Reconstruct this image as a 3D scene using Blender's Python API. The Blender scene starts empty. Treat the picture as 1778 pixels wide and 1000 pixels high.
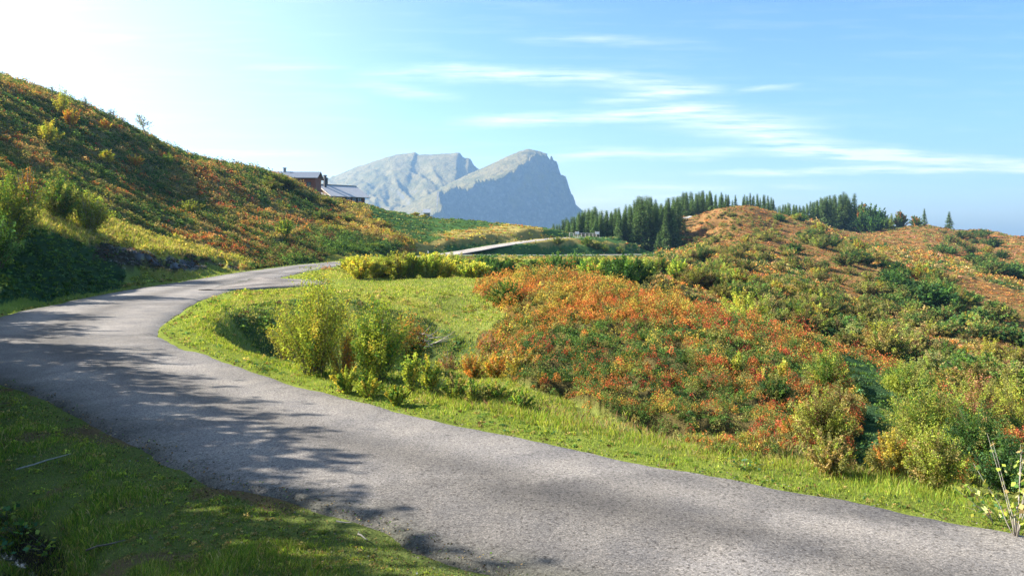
import bpy, math, random
import numpy as np
from math import radians as R
S = bpy.context.scene
COL = S.collection
# ------------------------------------------------------------------ camera, sky, sun, exposure
FPX, HY, CX = 1270.0, 400.0, 889.0           # focal length, horizon row, centre column of the 1778 px wide photo
SUN_AZ, SUN_EL = R(-79), R(32)               # azimuth from +Y (negative = left), elevation
cam = bpy.data.cameras.new('camera'); camo = bpy.data.objects.new('camera', cam); COL.objects.link(camo)
cam.sensor_width = 36; cam.lens = 36 * FPX / 1778; cam.shift_y = -(500 - HY) / 1778
cam.clip_start = 0.1; cam.clip_end = 30000
camo.location = (0, 0, 0); camo.rotation_euler = (R(90), 0, 0)
S.camera = camo
W = bpy.data.worlds.new('World'); S.world = W; W.use_nodes = True
nt = W.node_tree; nd = nt.nodes; lk = nt.links
nd.clear()
def N(t, **k):
    n = nd.new(t)
    for a, b in k.items(): setattr(n, a, b)
    return n
def math_(op, a, b=None, c=None, clamp=False):
    n = N('ShaderNodeMath', operation=op, use_clamp=clamp)
    for i, v in enumerate((a, b, c)):
        if v is None: continue
        if isinstance(v, (int, float)): n.inputs[i].default_value = v
        else: lk.new(v, n.inputs[i])
    return n.outputs[0]
sky = N('ShaderNodeTexSky', sky_type='NISHITA', sun_disc=False)
sky.sun_elevation = SUN_EL; sky.sun_rotation = SUN_AZ
sky.altitude = 1600; sky.air_density = 1.0; sky.dust_density = 4.0; sky.ozone_density = 2.2
# cirrus: streaks fixed in the world's directions (u = x/y, v = z/y of the view direction)
tc = N('ShaderNodeTexCoord'); sx = N('ShaderNodeSeparateXYZ'); lk.new(tc.outputs['Generated'], sx.inputs[0])
ysafe = math_('MAXIMUM', sx.outputs[1], 0.02)
u = math_('DIVIDE', sx.outputs[0], ysafe); v = math_('DIVIDE', sx.outputs[2], ysafe)
cmb = N('ShaderNodeCombineXYZ'); lk.new(u, cmb.inputs[0]); lk.new(v, cmb.inputs[1])
def noise(scale, sxy, detail=4, rot=0, w=0.0):
    m = N('ShaderNodeMapping'); m.inputs['Scale'].default_value = (sxy[0], sxy[1], 1); m.inputs['Rotation'].default_value = (0, 0, rot)
    m.inputs['Location'].default_value = (w, w * .7, 0)
    lk.new(cmb.outputs[0], m.inputs[0])
    t = N('ShaderNodeTexNoise'); t.inputs['Scale'].default_value = scale; t.inputs['Detail'].default_value = detail; t.inputs['Roughness'].default_value = .6
    lk.new(m.outputs[0], t.inputs['Vector']); return t.outputs[0]
warp = math_('MULTIPLY', math_('SUBTRACT', noise(4.5, (1, 1.6), 5), 0.5), 0.028)
vw = math_('ADD', v, warp)
fib = noise(12.0, (1.0, 13.0), 7, R(6), 3.1)
fib2 = noise(5.0, (1.2, 16.0), 5, R(10), 7.7)
def streak(x0, y0, x1, y1, wd, op, bow=0.0, soft=60.0):
    # a band from pixel (x0,y0) to (x1,y1) of half width wd px
    u0, v0, u1, v1 = (x0 - CX) / FPX, (HY - y0) / FPX, (x1 - CX) / FPX, (HY - y1) / FPX
    k = (v1 - v0) / (u1 - u0)
    line = math_('MULTIPLY_ADD', math_('SUBTRACT', u, u0), k, v0)
    if bow:
        q = math_('MULTIPLY', math_('SUBTRACT', u, u0), math_('SUBTRACT', u, u1))
        line = math_('MULTIPLY_ADD', q, bow, line)
    d = math_('DIVIDE', math_('ABSOLUTE', math_('SUBTRACT', vw, line)), wd / FPX)
    g = math_('SUBTRACT', 1.0, d, clamp=True)
    g = math_('MULTIPLY', g, math_('MULTIPLY_ADD', fib, 3.0, -.9, clamp=True))
    a = math_('MULTIPLY', math_('SUBTRACT', u, u0), FPX / soft, clamp=True)
    b = math_('MULTIPLY', math_('SUBTRACT', u1, u), FPX / soft, clamp=True)
    return math_('MULTIPLY', math_('MULTIPLY', g, math_('MULTIPLY', a, b)), op)
st = [streak(590, 136, 1290, 172, 20, .85, -.25, 200), streak(1000, 178, 1270, 156, 16, .8, 0, 110), streak(760, 217, 1290, 188, 15, .9, 0, 120),
      streak(1050, 195, 1480, 222, 34, .7, .1, 140), streak(1180, 205, 1700, 290, 30, .95, .25, 150),
      streak(1300, 262, 1990, 292, 14, 1.2, 0, 120), streak(1180, 303, 1990, 291, 9, 1.1, 0, 140),
      streak(940, 268, 1380, 262, 16, .7, 0, 120), streak(1000, 330, 1330, 326, 14, .6, 0, 100),
      streak(1320, 322, 1460, 328, 7, .55, 0, 50), streak(960, 350, 1250, 345, 16, .5, 0, 80),
      streak(860, 66, 1260, 78, 12, .45, 0, 160), streak(400, 118, 620, 120, 8, .35, 0, 70),
      streak(300, 264, 600, 264, 7, .5, 0, 90), streak(0, 66, 260, 62, 9, .4, 0, 80), streak(1270, 162, 1400, 146, 7, .6, 0, 40),
      streak(880, 280, 1080, 268, 9, .5, 0, 60), streak(600, 150, 820, 172, 14, .5, 0, 90)]
tot = st[0]
for s_ in st[1:]: tot = math_('ADD', tot, s_)
haze_c = math_('MULTIPLY', math_('MULTIPLY_ADD', fib2, 3.0, -1.5, clamp=True), .16)
front = math_('GREATER_THAN', sx.outputs[1], 0.02)
tot = math_('MULTIPLY', math_('ADD', tot, haze_c), front, clamp=True)
# the camera's colour rendering of the clear sky
hs0 = N('ShaderNodeHueSaturation'); hs0.inputs['Saturation'].default_value = 1.32; lk.new(sky.outputs[0], hs0.inputs['Color'])
tn0 = N('ShaderNodeMixRGB', blend_type='MULTIPLY'); tn0.inputs[0].default_value = 1; tn0.inputs[2].default_value = (1.42, 1.16, 1.0, 1); lk.new(hs0.outputs[0], tn0.inputs[1])
tn1 = N('ShaderNodeMixRGB', blend_type='MULTIPLY'); tn1.inputs[2].default_value = (.64, .84, 1.0, 1); lk.new(tn0.outputs[0], tn1.inputs[1])
lk.new(math_('MULTIPLY', math_('SUBTRACT', 1.0, math_('MULTIPLY', sx.outputs[2], 3.4, clamp=True)), math_('MULTIPLY_ADD', sx.outputs[0], 1.3, .35, clamp=True)), tn1.inputs[0])
# whitish aureole of the humid air around the sun
dt = N('ShaderNodeVectorMath', operation='DOT_PRODUCT'); lk.new(tc.outputs['Generated'], dt.inputs[0])
dt.inputs[1].default_value = (math.sin(SUN_AZ) * math.cos(SUN_EL), math.cos(SUN_AZ) * math.cos(SUN_EL), math.sin(SUN_EL))
gl = math_('MULTIPLY', math_('MULTIPLY_ADD', dt.outputs['Value'], 2.4, -.85, clamp=True), .58)
hs2 = N('ShaderNodeHueSaturation'); hs2.inputs['Saturation'].default_value = .1; lk.new(tn1.outputs[0], hs2.inputs['Color'])
mg = N('ShaderNodeMixRGB'); lk.new(gl, mg.inputs[0]); lk.new(tn1.outputs[0], mg.inputs[1]); lk.new(hs2.outputs[0], mg.inputs[2])
SKYC = mg.outputs[0]
# clouds gather the same light as the sky around them, only whiter
hsv = N('ShaderNodeHueSaturation'); hsv.inputs['Saturation'].default_value = .12; hsv.inputs['Value'].default_value = 1.38
lk.new(SKYC, hsv.inputs['Color'])
mx = N('ShaderNodeMixRGB'); lk.new(tot, mx.inputs[0]); lk.new(SKYC, mx.inputs[1]); lk.new(hsv.outputs[0], mx.inputs[2])
bg = N('ShaderNodeBackground'); bg.inputs['Strength'].default_value = 0.068
lk.new(mx.outputs[0], bg.inputs['Color'])
wo = N('ShaderNodeOutputWorld'); lk.new(bg.outputs[0], wo.inputs['Surface'])
sl = bpy.data.lights.new('sun', 'SUN'); sl.energy = 5.0; sl.angle = R(0.6); sl.color = (1.0, 0.93, 0.82)
so = bpy.data.objects.new('sun', sl); COL.objects.link(so)
SD = np.array([math.sin(SUN_AZ) * math.cos(SUN_EL), math.cos(SUN_AZ) * math.cos(SUN_EL), math.sin(SUN_EL)])
from mathutils import Vector, Matrix
so.rotation_euler = Vector(SD).to_track_quat('Z', 'Y').to_euler()
so.location = (-60, 20, 60)
vs = S.view_settings; vs.view_transform = 'Standard'; vs.look = 'None'; vs.exposure = 1.9; vs.gamma = 1; vs.use_curve_mapping = False
S.cycles.max_bounces = 6; S.cycles.diffuse_bounces = 3; S.cycles.glossy_bounces = 1; S.cycles.transmission_bounces = 3
S.cycles.volume_bounces = 0; S.cycles.transparent_max_bounces = 4; S.cycles.use_denoising = True
S.cycles.caustics_reflective = False; S.cycles.caustics_refractive = False
S.cycles.sample_clamp_indirect = 4

# ------------------------------------------------------------------ helpers
rng = np.random.default_rng(7)
def tag(o, label=None, cat=None, group=None, kind=None):
    if label: o['label'] = label
    if cat: o['category'] = cat
    if group: o['group'] = group
    if kind: o['kind'] = kind
    return o
def hash2(ix, iy, seed):
    n = (ix.astype(np.int64) * 374761393 + iy.astype(np.int64) * 668265263 + seed * 1274126177) & 0xffffffff
    n = ((n ^ (n >> 13)) * 1274126177) & 0xffffffff
    n = n ^ (n >> 16)
    return (n & 0xffffff) / float(0xffffff)
def vnoise(x, y, sc, seed=0):
    x = np.asarray(x, float) / sc; y = np.asarray(y, float) / sc
    ix = np.floor(x); iy = np.floor(y); fx = x - ix; fy = y - iy
    fx = fx * fx * (3 - 2 * fx); fy = fy * fy * (3 - 2 * fy)
    a = hash2(ix, iy, seed); b = hash2(ix + 1, iy, seed); c = hash2(ix, iy + 1, seed); d = hash2(ix + 1, iy + 1, seed)
    return (a * (1 - fx) + b * fx) * (1 - fy) + (c * (1 - fx) + d * fx) * fy
def fbm(x, y, sc, seed=0, o=4):
    t = 0; a = 1; s = 0
    for i in range(o):
        t = t + a * vnoise(x, y, sc / 2 ** i, seed + i * 17); s += a; a *= .5
    return t / s
def sstep(a, b, x):
    t = np.clip((x - a) / (b - a), 0, 1); return t * t * (3 - 2 * t)
def mesh_np(name, V, F, mat, col=None, smooth=False, parent=None, link=True):
    """V (n,3); F (m,k) index array; col (n,3) point colours"""
    V = np.asarray(V, np.float32); F = np.asarray(F, np.int32)
    me = bpy.data.meshes.new(name); k = F.shape[1]
    me.vertices.add(len(V)); me.vertices.foreach_set('co', V.ravel())
    me.loops.add(F.size); me.loops.foreach_set('vertex_index', F.ravel())
    me.polygons.add(len(F)); me.polygons.foreach_set('loop_start', np.arange(0, F.size, k, dtype=np.int32))
    me.polygons.foreach_set('use_smooth', np.full(len(F), smooth))
    if col is not None:
        at = me.color_attributes.new('Col', 'FLOAT_COLOR', 'POINT')
        c4 = np.ones((len(V), 4), np.float32); c4[:, :3] = col; at.data.foreach_set('color', c4.ravel())
    me.update(calc_edges=True)
    if mat: me.materials.append(mat)
    if not link: return me
    o = bpy.data.objects.new(name, me); COL.objects.link(o)
    if parent: o.parent = parent
    return o
def empty(name, loc, rz=0, label=None, cat=None, group=None):
    o = bpy.data.objects.new(name, None); COL.objects.link(o); o.location = loc; o.rotation_euler = (0, 0, rz)
    o.empty_display_size = .3
    return tag(o, label, cat, group)
class MB:
    def __init__(s): s.v = []; s.f = []
    def add(s, vs, fs):
        b = len(s.v); s.v += [tuple(q) for q in vs]; s.f += [[b + i for i in f] for f in fs]
    def box(s, c, d, M=None):
        x, y, z = d[0] / 2, d[1] / 2, d[2] / 2
        vs = [Vector((c[0] + i * x, c[1] + j * y, c[2] + k * z)) for i in (-1, 1) for j in (-1, 1) for k in (-1, 1)]
        if M: vs = [M @ q for q in vs]
        s.add(vs, [(0, 1, 3, 2), (4, 6, 7, 5), (0, 4, 5, 1), (2, 3, 7, 6), (0, 2, 6, 4), (1, 5, 7, 3)])
    def slab(s, pts, th):   # a flat polygon given thickness along its normal
        p = [Vector(q) for q in pts]; n = (p[1] - p[0]).cross(p[2] - p[0]).normalized() * th
        m = len(p); vs = p + [q - n for q in p]
        s.add(vs, [tuple(range(m)), tuple(range(2 * m - 1, m - 1, -1))] + [(i, i + m, (i + 1) % m + m, (i + 1) % m) for i in range(m)])
    def tube(s, pts, rad, n=5):
        pts = [Vector(p) for p in pts]; rings = []
        for i, p in enumerate(pts):
            d = (pts[min(i + 1, len(pts) - 1)] - pts[max(i - 1, 0)]).normalized()
            a = d.cross(Vector((0, 0, 1)) if abs(d.z) < .9 else Vector((1, 0, 0))).normalized(); b = d.cross(a)
            r = rad[i] if hasattr(rad, '__len__') else rad
            rings.append([p + a * math.cos(2 * math.pi * k / n) * r + b * math.sin(2 * math.pi * k / n) * r for k in range(n)])
        vs = [q for g in rings for q in g]; fs = []
        for i in range(len(pts) - 1):
            for k in range(n): fs.append((i * n + k, i * n + (k + 1) % n, (i + 1) * n + (k + 1) % n, (i + 1) * n + k))
        fs.append(tuple(range(n))[::-1]); fs.append(tuple((len(pts) - 1) * n + k for k in range(n)))
        s.add(vs, fs)
    def build(s, name, mat, parent=None, bevel=0, smooth=False, link=True):
        me = bpy.data.meshes.new(name); me.from_pydata(s.v, [], s.f); me.update()
        if mat: me.materials.append(mat)
        if smooth: me.polygons.foreach_set('use_smooth', [True] * len(me.polygons))
        if not link: return me
        o = bpy.data.objects.new(name, me); COL.objects.link(o)
        if parent: o.parent = parent
        if bevel:
            b = o.modifiers.new('bevel', 'BEVEL'); b.width = bevel; b.segments = 2; b.limit_method = 'ANGLE'
        return o
# ------------------------------------------------------------------ materials
def newmat(name):
    m = bpy.data.materials.new(name); m.use_nodes = True; m.node_tree.nodes.clear(); return m
class NG:
    def __init__(s, m): s.nt = m.node_tree
    def n(s, t, ins=None, **k):
        x = s.nt.nodes.new(t)
        for a, b in k.items(): setattr(x, a, b)
        for a, b in (ins or {}).items():
            if isinstance(b, bpy.types.NodeSocket): s.nt.links.new(b, x.inputs[a])
            else: x.inputs[a].default_value = b
        return x
    def noise(s, sc, det=4, vec=None, ro=.6):
        i = {'Scale': sc, 'Detail': det, 'Roughness': ro}
        if vec is not None: i['Vector'] = vec
        return s.n('ShaderNodeTexNoise', i).outputs[0]
    def ramp(s, f, stops):
        r = s.n('ShaderNodeValToRGB', {0: f}); e = r.color_ramp.elements
        while len(e) > 1: e.remove(e[-1])
        e[0].position = stops[0][0]; e[0].color = (*stops[0][1], 1)
        for p, c in stops[1:]:
            q = e.new(p); q.color = (*c, 1)
        return r.outputs[0]
    def mix(s, f, a, b, mode='MIX'):
        return s.n('ShaderNodeMixRGB', {0: f, 1: a, 2: b}, blend_type=mode).outputs[0]
def leaf_mat(name, trans=.38, tint=(1.15, 1.2, .6), objcol=False):
    m = newmat(name); g = NG(m)
    a = g.n('ShaderNodeVertexColor', layer_name='Col').outputs[0]
    if objcol:
        oi = g.n('ShaderNodeObjectInfo'); a = g.mix(1.0, a, oi.outputs['Color'], 'MULTIPLY')
    t = g.mix(1.0, a, (*tint, 1), 'MULTIPLY')
    d = g.n('ShaderNodeBsdfDiffuse', {0: a}); tr = g.n('ShaderNodeBsdfTranslucent', {0: t})
    x = g.n('ShaderNodeMixShader', {0: trans, 1: d.outputs[0], 2: tr.outputs[0]})
    g.n('ShaderNodeOutputMaterial', {0: x.outputs[0]}); return m
M_LEAF = leaf_mat('leaves', .38, (1.25, 1.25, .55), objcol=True)
M_GRASS = leaf_mat('grass_blades', .45, (1.2, 1.15, .6))
M_HEATH = leaf_mat('heath_leaves', .38, (1.25, 1.05, .7))
M_NEEDLE = leaf_mat('spruce_needles', .25, (1, 1.2, .6), objcol=True)
def simple(name, c1, c2, sc=8, rough=.8, bump=.3, stretch=(1, 1, 1), metal=0, spec=.3):
    m = newmat(name); g = NG(m); tc = g.n('ShaderNodeTexCoord')
    mp = g.n('ShaderNodeMapping', {0: tc.outputs['Object'], 'Scale': stretch}).outputs[0]
    n1 = g.noise(sc, 5, mp); n2 = g.noise(sc * 7, 3, mp)
    f = g.mix(.35, n1, n2); c = g.ramp(f, [(.3, c1), (.7, c2)])
    b = g.n('ShaderNodeBump', {'Strength': bump, 'Distance': .02, 'Height': f})
    p = g.n('ShaderNodeBsdfPrincipled', {'Base Color': c, 'Roughness': rough, 'Metallic': metal, 'Normal': b.outputs[0], 'Specular IOR Level': spec})
    g.n('ShaderNodeOutputMaterial', {0: p.outputs[0]}); return m
M_BARK = simple('bark', (.07, .055, .04), (.2, .17, .13), 12)
M_TWIG = simple('pale_twigs', (.22, .19, .16), (.42, .38, .33), 20)
M_WOOD = simple('weathered_boards', (.07, .035, .025), (.17, .075, .045), 3, stretch=(6, 6, .5))
M_REDWOOD = simple('red_brown_boards', (.14, .05, .03), (.28, .11, .07), 3, stretch=(6, 6, .5))
M_ROOF = simple('slate_grey_roof', (.36, .36, .37), (.5, .5, .5), 2.0, .55, .5, (1, 6, 1))
M_DARKROOF = simple('blue_grey_roof', (.1, .12, .16), (.17, .2, .25), 2.0, .6, .4, (1, 6, 1))
M_METALROOF = simple('metal_roof', (.5, .52, .55), (.62, .63, .66), 1.5, .35, .2, (1, 8, 1), .4)
M_STONE = simple('stone', (.22, .21, .2), (.4, .38, .36), 4, .9, .8)
M_RAIL = simple('pale_timber', (.42, .38, .32), (.6, .55, .47), 10, .8, .3, (1, 1, .3))
M_WHITE = simple('white_paint', (.7, .7, .68), (.82, .82, .8), 10, .5, .1)
M_DARKMETAL = simple('dark_metal', (.03, .035, .04), (.07, .075, .08), 10, .5)
M_GLASS = simple('window_glass', (.04, .08, .12), (.07, .12, .17), 1, .08, 0, spec=.8)
# ------------------------------------------------------------------ terrain shape
def pz(py, Y): return (HY - py) / FPX * Y
CT = []   # control points: theta, ln r, elevation ratio z/r
def cp(px, *yp):
    for Y, py in yp:
        X = (px - CX) / FPX * Y; r = math.hypot(X, Y)
        CT.append((math.atan2(X, Y), math.log(r), pz(py, Y) / r))
def cpol(deg, *rz):
    for r, z in rz: CT.append((R(deg), math.log(r), z / r))
def cw(X, Y, z):
    r = math.hypot(X, Y); CT.append((math.atan2(X, Y), math.log(r), z / r))
cp(-60, (37, 470), (40, 380), (44, 330), (64, 228), (98, 120), (135, 138), (250, 280))
cp(0, (29, 543), (31, 505), (36, 425), (39, 392), (46, 346), (66, 262), (97, 141), (130, 155), (250, 290))
cp(75, (33, 530), (35.5, 500), (39.5, 405), (42, 392), (51, 350), (71, 274), (100, 172), (140, 190))
cp(150, (37.6, 511), (41, 480), (44, 418), (46, 408), (54, 372), (68, 325), (86, 252), (105, 194), (145, 215), (260, 320))
cp(240, (43, 499), (46, 480), (49, 436), (51, 429), (60, 397), (72, 358), (92, 290), (110, 238), (150, 262))
cp(300, (47.3, 489), (50, 478), (53, 446), (55, 440), (64, 412), (78, 372), (95, 318), (118, 264), (155, 290), (300, 390))
cp(400, (57, 473), (60, 466), (62.5, 452), (78, 405), (105, 340), (128, 294), (170, 318), (320, 415))
cp(440, (62, 468), (65, 462), (80, 420), (105, 365), (133, 302), (170, 320))
cp(500, (71, 460), (75, 448), (92, 405), (120, 350), (146, 317), (170, 335), (215, 355), (330, 420))
cp(560, (80, 453), (84, 444), (104, 405), (130, 366), (152, 345), (172, 344), (200, 365), (330, 430))
cp(640, (94, 448), (98, 438), (118, 405), (150, 368), (168, 355), (182, 356), (205, 372), (260, 410))
cp(690, (103, 446), (107, 436), (122, 412), (160, 382), (195, 370), (230, 392))
cp(740, (120, 440), (128, 426), (140, 416), (165, 398), (205, 380), (225, 390), (280, 420))
cp(800, (132, 436), (137, 425), (160, 408), (185, 396), (215, 386), (240, 400))
cp(860, (155, 426), (159, 418), (180, 404), (205, 394), (222, 391), (250, 410))
cp(930, (178, 416), (182, 410), (205, 399), (222, 398), (245, 412), (330, 440))
cp(985, (199, 413), (205, 408), (222, 406), (240, 420), (300, 440))
cp(870, (145, 440), (150, 434), (157, 428))
cp(930, (163, 441), (170, 434), (178, 424))
cp(985, (179, 441), (186, 431), (192, 422), (198, 417))
cp(1040, (190, 440), (198, 427), (206, 417), (214, 415), (225, 414), (250, 428), (280, 425), (310, 416), (360, 425))
cp(1100, (204, 440), (212, 426), (218, 424), (232, 438), (260, 428), (300, 408), (340, 402), (400, 420))
cp(1145, (214, 440), (219, 437), (232, 442), (262, 422), (300, 400), (330, 392), (380, 410))
cp(1172, (245, 431), (262, 418), (285, 395), (305, 380), (325, 382), (400, 400))
cp(980, (330, 430), (380, 440)); cp(900, (330, 440), (500, 450))
cp(1250, (9.9, 825), (11, 790), (13, 755), (16, 700), (23, 618), (31, 566), (35, 560), (52, 580), (75, 530), (110, 482), (150, 450), (210, 420), (265, 388), (305, 366), (340, 376), (420, 410), (600, 440))
cp(1200, (245, 428), (265, 412), (285, 396), (308, 377), (330, 383), (400, 405)); cp(1225, (310, 370), (335, 377))
cp(1290, (300, 366), (318, 361), (345, 370)); cp(1345, (160, 452), (220, 425), (280, 395), (320, 372), (350, 385), (420, 392))
cp(1400, (9.3, 852), (10.4, 815), (13, 770), (18, 700), (25, 620), (28, 596), (32, 600), (48, 620), (70, 575), (100, 522), (140, 480), (200, 440), (260, 412), (320, 386), (350, 392), (400, 388), (440, 386), (520, 410))
cp(1500, (300, 420), (350, 412), (400, 402), (440, 396), (480, 410), (600, 440))
cp(1600, (8.6, 885), (9.5, 855), (12, 820), (16, 745), (20, 690), (23, 672), (27, 690), (36, 710), (60, 645), (90, 582), (130, 525), (190, 468), (250, 440), (310, 418), (370, 400), (420, 393), (450, 398), (600, 430))
cp(1700, (300, 440), (370, 418), (420, 403), (450, 408), (600, 440))
cp(1778, (8, 922), (8.8, 892), (10, 870), (12, 830), (15, 775), (17, 765), (22, 790), (42, 720), (70, 640), (110, 578), (160, 520), (230, 470), (320, 432), (400, 413), (430, 418), (600, 450))
cp(2300, (7, 1000), (9, 1000), (30, 900), (80, 690), (160, 560), (300, 470), (400, 440), (600, 500))
cp(1100, (10.6, 797), (11.6, 770), (14, 725), (18, 660), (26, 580), (36, 520), (40, 512), (50, 520), (75, 482), (110, 460), (150, 450))
cp(1000, (11.2, 775), (12.2, 748), (16, 690), (22, 620), (30, 550), (40, 500), (46, 490), (56, 497), (80, 472), (130, 448))
cp(900, (11.8, 755), (12.8, 730), (15, 695), (20, 640), (24, 600), (32, 540), (42, 496), (50, 482), (58, 484), (80, 465), (125, 448))
cp(820, (12.4, 738), (13.4, 714), (16, 685), (22, 640), (28, 590), (34, 545), (42, 503), (50, 486), (60, 482), (90, 458))
cp(750, (13, 723), (14.2, 698), (17, 670), (22, 645), (29, 592), (33, 550), (36, 520), (42, 502), (50, 486), (62, 478), (85, 456))
cp(650, (13.9, 703), (15.2, 676), (18, 655), (24, 640), (29, 590), (33, 540), (37, 512), (44, 496), (52, 482), (66, 468), (80, 456))
cp(560, (15, 680), (16.4, 656), (19, 640), (24, 632), (29, 585), (34, 527), (40, 505), (47, 489), (60, 470))
cp(470, (16.6, 652), (18, 634), (21, 620), (25, 608), (29, 560), (33, 526), (39, 507), (44, 495))
cp(400, (18.4, 628), (20, 612), (23, 596), (27, 560), (31, 533), (36, 516))
cp(340, (20.6, 604), (23, 582), (26, 561), (30, 540))
# grass and ditch left of the road, the ground under the camera
for x, y, z in [(-1, 4.5, -2.9), (-3, 5.5, -3.15), (-5, 7, -3.35), (-7, 8, -3.3), (-9, 10, -3.3), (-12, 13, -3.2), (-5, 9, -3.33), (-7.5, 11.5, -3.3), (-3, 8, -3.33),
                (-6, 5, -2.9), (-9, 7, -2.7), (-13, 10, -2.6), (-17, 15, -2.4), (-20, 18, -2.2), (-24, 22, -1.8), (-26, 28, -1), (-28, 34, .8), (-34, 38, 3.2)]: cw(x, y, z)
for d in (-170, -130, -90, -50, -10, 30, 70, 110, 150): cpol(d, (1.1, -1.66))
for d in (-20, 10): cpol(d, (2.2, -2.0))
cpol(40, (2.5, -2.2)); cpol(80, (3, -2.4))
for d in (-180, -140, 180, 140): cpol(d, (5, -1.6), (20, -.5), (60, 3), (200, 8), (700, -30), (1600, -350), (6000, -600))
cpol(-100, (5, -2.2), (12, -2.0), (22, -1), (40, 1.5), (80, 8), (150, 14), (300, 10), (700, -30), (1600, -350), (6000, -600))
cpol(-62, (12, -2.8), (22, -2), (32, 0), (45, 4.5), (80, 12.5), (140, 20), (260, 12), (700, -40), (1600, -350), (6000, -600))
cpol(-38, (350, -10), (700, -80), (1600, -350), (6000, -600))
for d in (-20, 0, 18, 32): cpol(d, (600, -75), (900, -150), (1700, -380), (6000, -600))
cpol(55, (6, -3.2), (12, -4), (25, -9), (60, -20), (150, -26), (350, -14), (700, -80), (1600, -350), (6000, -600))
cpol(90, (5, -3), (12, -3.2), (22, -6), (60, -18), (150, -45), (700, -160), (1600, -380), (6000, -600))
cpol(113, (12, -3), (33, -3.4), (60, -8), (150, -25))
CT = np.array(CT)
AS = 2.6
def feats(th, lr): return np.stack([th * AS, lr], -1)
def tps(d2): return .5 * d2 * np.log(d2 + 1e-9)
P0 = feats(CT[:, 0], CT[:, 1]); n0 = len(P0)
D2 = ((P0[:, None] - P0[None]) ** 2).sum(-1)
A = np.zeros((n0 + 3, n0 + 3)); A[:n0, :n0] = tps(D2) + np.eye(n0) * 2e-4
A[:n0, n0] = 1; A[:n0, n0 + 1:] = P0; A[n0, :n0] = 1; A[n0 + 1:, :n0] = P0.T
Wt = np.linalg.solve(A, np.r_[CT[:, 2], 0, 0, 0])
def base_e(th, lr):
    q = feats(th, lr); out = np.empty(len(q))
    for i in range(0, len(q), 20000):
        b = q[i:i + 20000]; d2 = (b ** 2).sum(1)[:, None] + (P0 ** 2).sum(1)[None] - 2 * b @ P0.T
        out[i:i + 20000] = tps(np.maximum(d2, 0)) @ Wt[:n0] + Wt[n0] + b @ Wt[n0 + 1:]
    return out
# --- roads: matched outer / inner edge points with height
def PX(px, Y): return (px - CX) / FPX * Y
def road_c(pts, w): # centre points (x,y,z) -> edge pairs
    p = np.array(pts, float); d = np.gradient(p[:, :2], axis=0); d /= np.linalg.norm(d, axis=1)[:, None]
    nrm = np.stack([-d[:, 1], d[:, 0]], 1) * w / 2
    return [((x + a, y + b), (x - a, y - b), z) for (x, y, z), (a, b) in zip(p, nrm)]
main = [((30, -13.5), (32.5, -9.8), -3.4), ((12, -1.3), (14.5, 2.1), -3.3), ((6, 2.85), (8.3, 6.2), -3.3), ((3, 4.85), (5.6, 8.0), -3.3), ((1.2, 6.05), (3.73, 9.27), -3.3),
        ((-.2, 6.98), (1.75, 10.56), -3.3), ((-2.2, 8.55), (.1, 11.8), -3.3), ((-4.4, 9.98), (-2, 13.4), -3.3), ((-7.3, 12.5), (-4.9, 16), -3.3), ((-9.4, 14.45), (-6.3, 17.5), -3.3),
        ((-11.6, 16.3), (-7.6, 19.05), -3.3), ((-14.8, 18.9), (-9.4, 20.9), -3.3), ((-17.3, 21.6), (-11, 22.9), -3.3), ((-18.9, 24.9), (-12.1, 25.1), -3.3), ((-19.7, 27.9), (-12.8, 27.3), -3.3),
        ((-20.3, 31), (-13.7, 30.3), -3.3), ((-21.1, 36.4), (-14.9, 35), -3.3), ((-21.4, 41.9), (-15.5, 41), -3.3), ((-21.4, 49.3), (-16, 49), -3.3), ((-21.4, 59.9), (-16.5, 60.5), -3.3),
        ((-21, 72), (-16.4, 73), -3.4), ((-19, 83.8), (-14.8, 85), -3.5), ((-15.9, 99.5), (-11.9, 97.5), -3.75)]
main += road_c([(PX(746, 112), 112, -3.95), (PX(800, 127), 127, -4.25), (PX(850, 139), 139, -4.65), (PX(900, 151), 151, -5.1), (PX(985, 175), 175, -5.9), (PX(1040, 187), 187, -6.25),
                (PX(1100, 202), 202, -6.65), (PX(1145, 216), 216, -6.95), (PX(1163, 229), 229, -7.25), (PX(1174, 244), 244, -7.4), (PX(1194, 262), 262, -7.9), (PX(1230, 285), 275, -9)], 4.6)
upper = road_c([(PX(752, 112), 112, -3.95), (PX(785, 126), 126, -3.95), (PX(820, 139), 139, -3.75), (PX(850, 150), 150, -3.4), (PX(900, 171), 171, -2.85), (PX(940, 187), 187, -2.4),
                (PX(975, 201), 201, -2.1), (PX(1005, 213), 213, -2.05), (PX(1035, 222), 222, -2.15), (PX(1055, 228), 228, -2.3)], 3.8)
spur = [((-17.2, 39.8), (-16.2, 39.8), -3.27), ((-17.2, 41.4), (-14.5, 41.5), -3.27), ((-17.2, 43), (-12.8, 43), -3.27), ((-17.3, 45), (-11.4, 45), -3.27), ((-17.4, 47), (-12.0, 47.2), -3.27), ((-17.5, 48.8), (-14.3, 48.8), -3.27), ((-17.6, 50.2), (-16.8, 50.2), -3.27)]
def catmull(P, m):
    P = np.array(P, float); out = []
    for i in range(len(P) - 1):
        p0, p1, p2, p3 = P[max(i - 1, 0)], P[i], P[i + 1], P[min(i + 2, len(P) - 1)]
        n = max(2, int(m(p1, p2)))
        for t in np.linspace(0, 1, n, endpoint=False)[:, None]:
            out.append((.5 * ((2 * p1) + (-p0 + p2) * t + (2 * p0 - 5 * p1 + 4 * p2 - p3) * t ** 2 + (-p0 + 3 * p1 - 3 * p2 + p3) * t ** 3))[None].ravel())
    out.append(P[-1]); return np.array(out)
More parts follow.
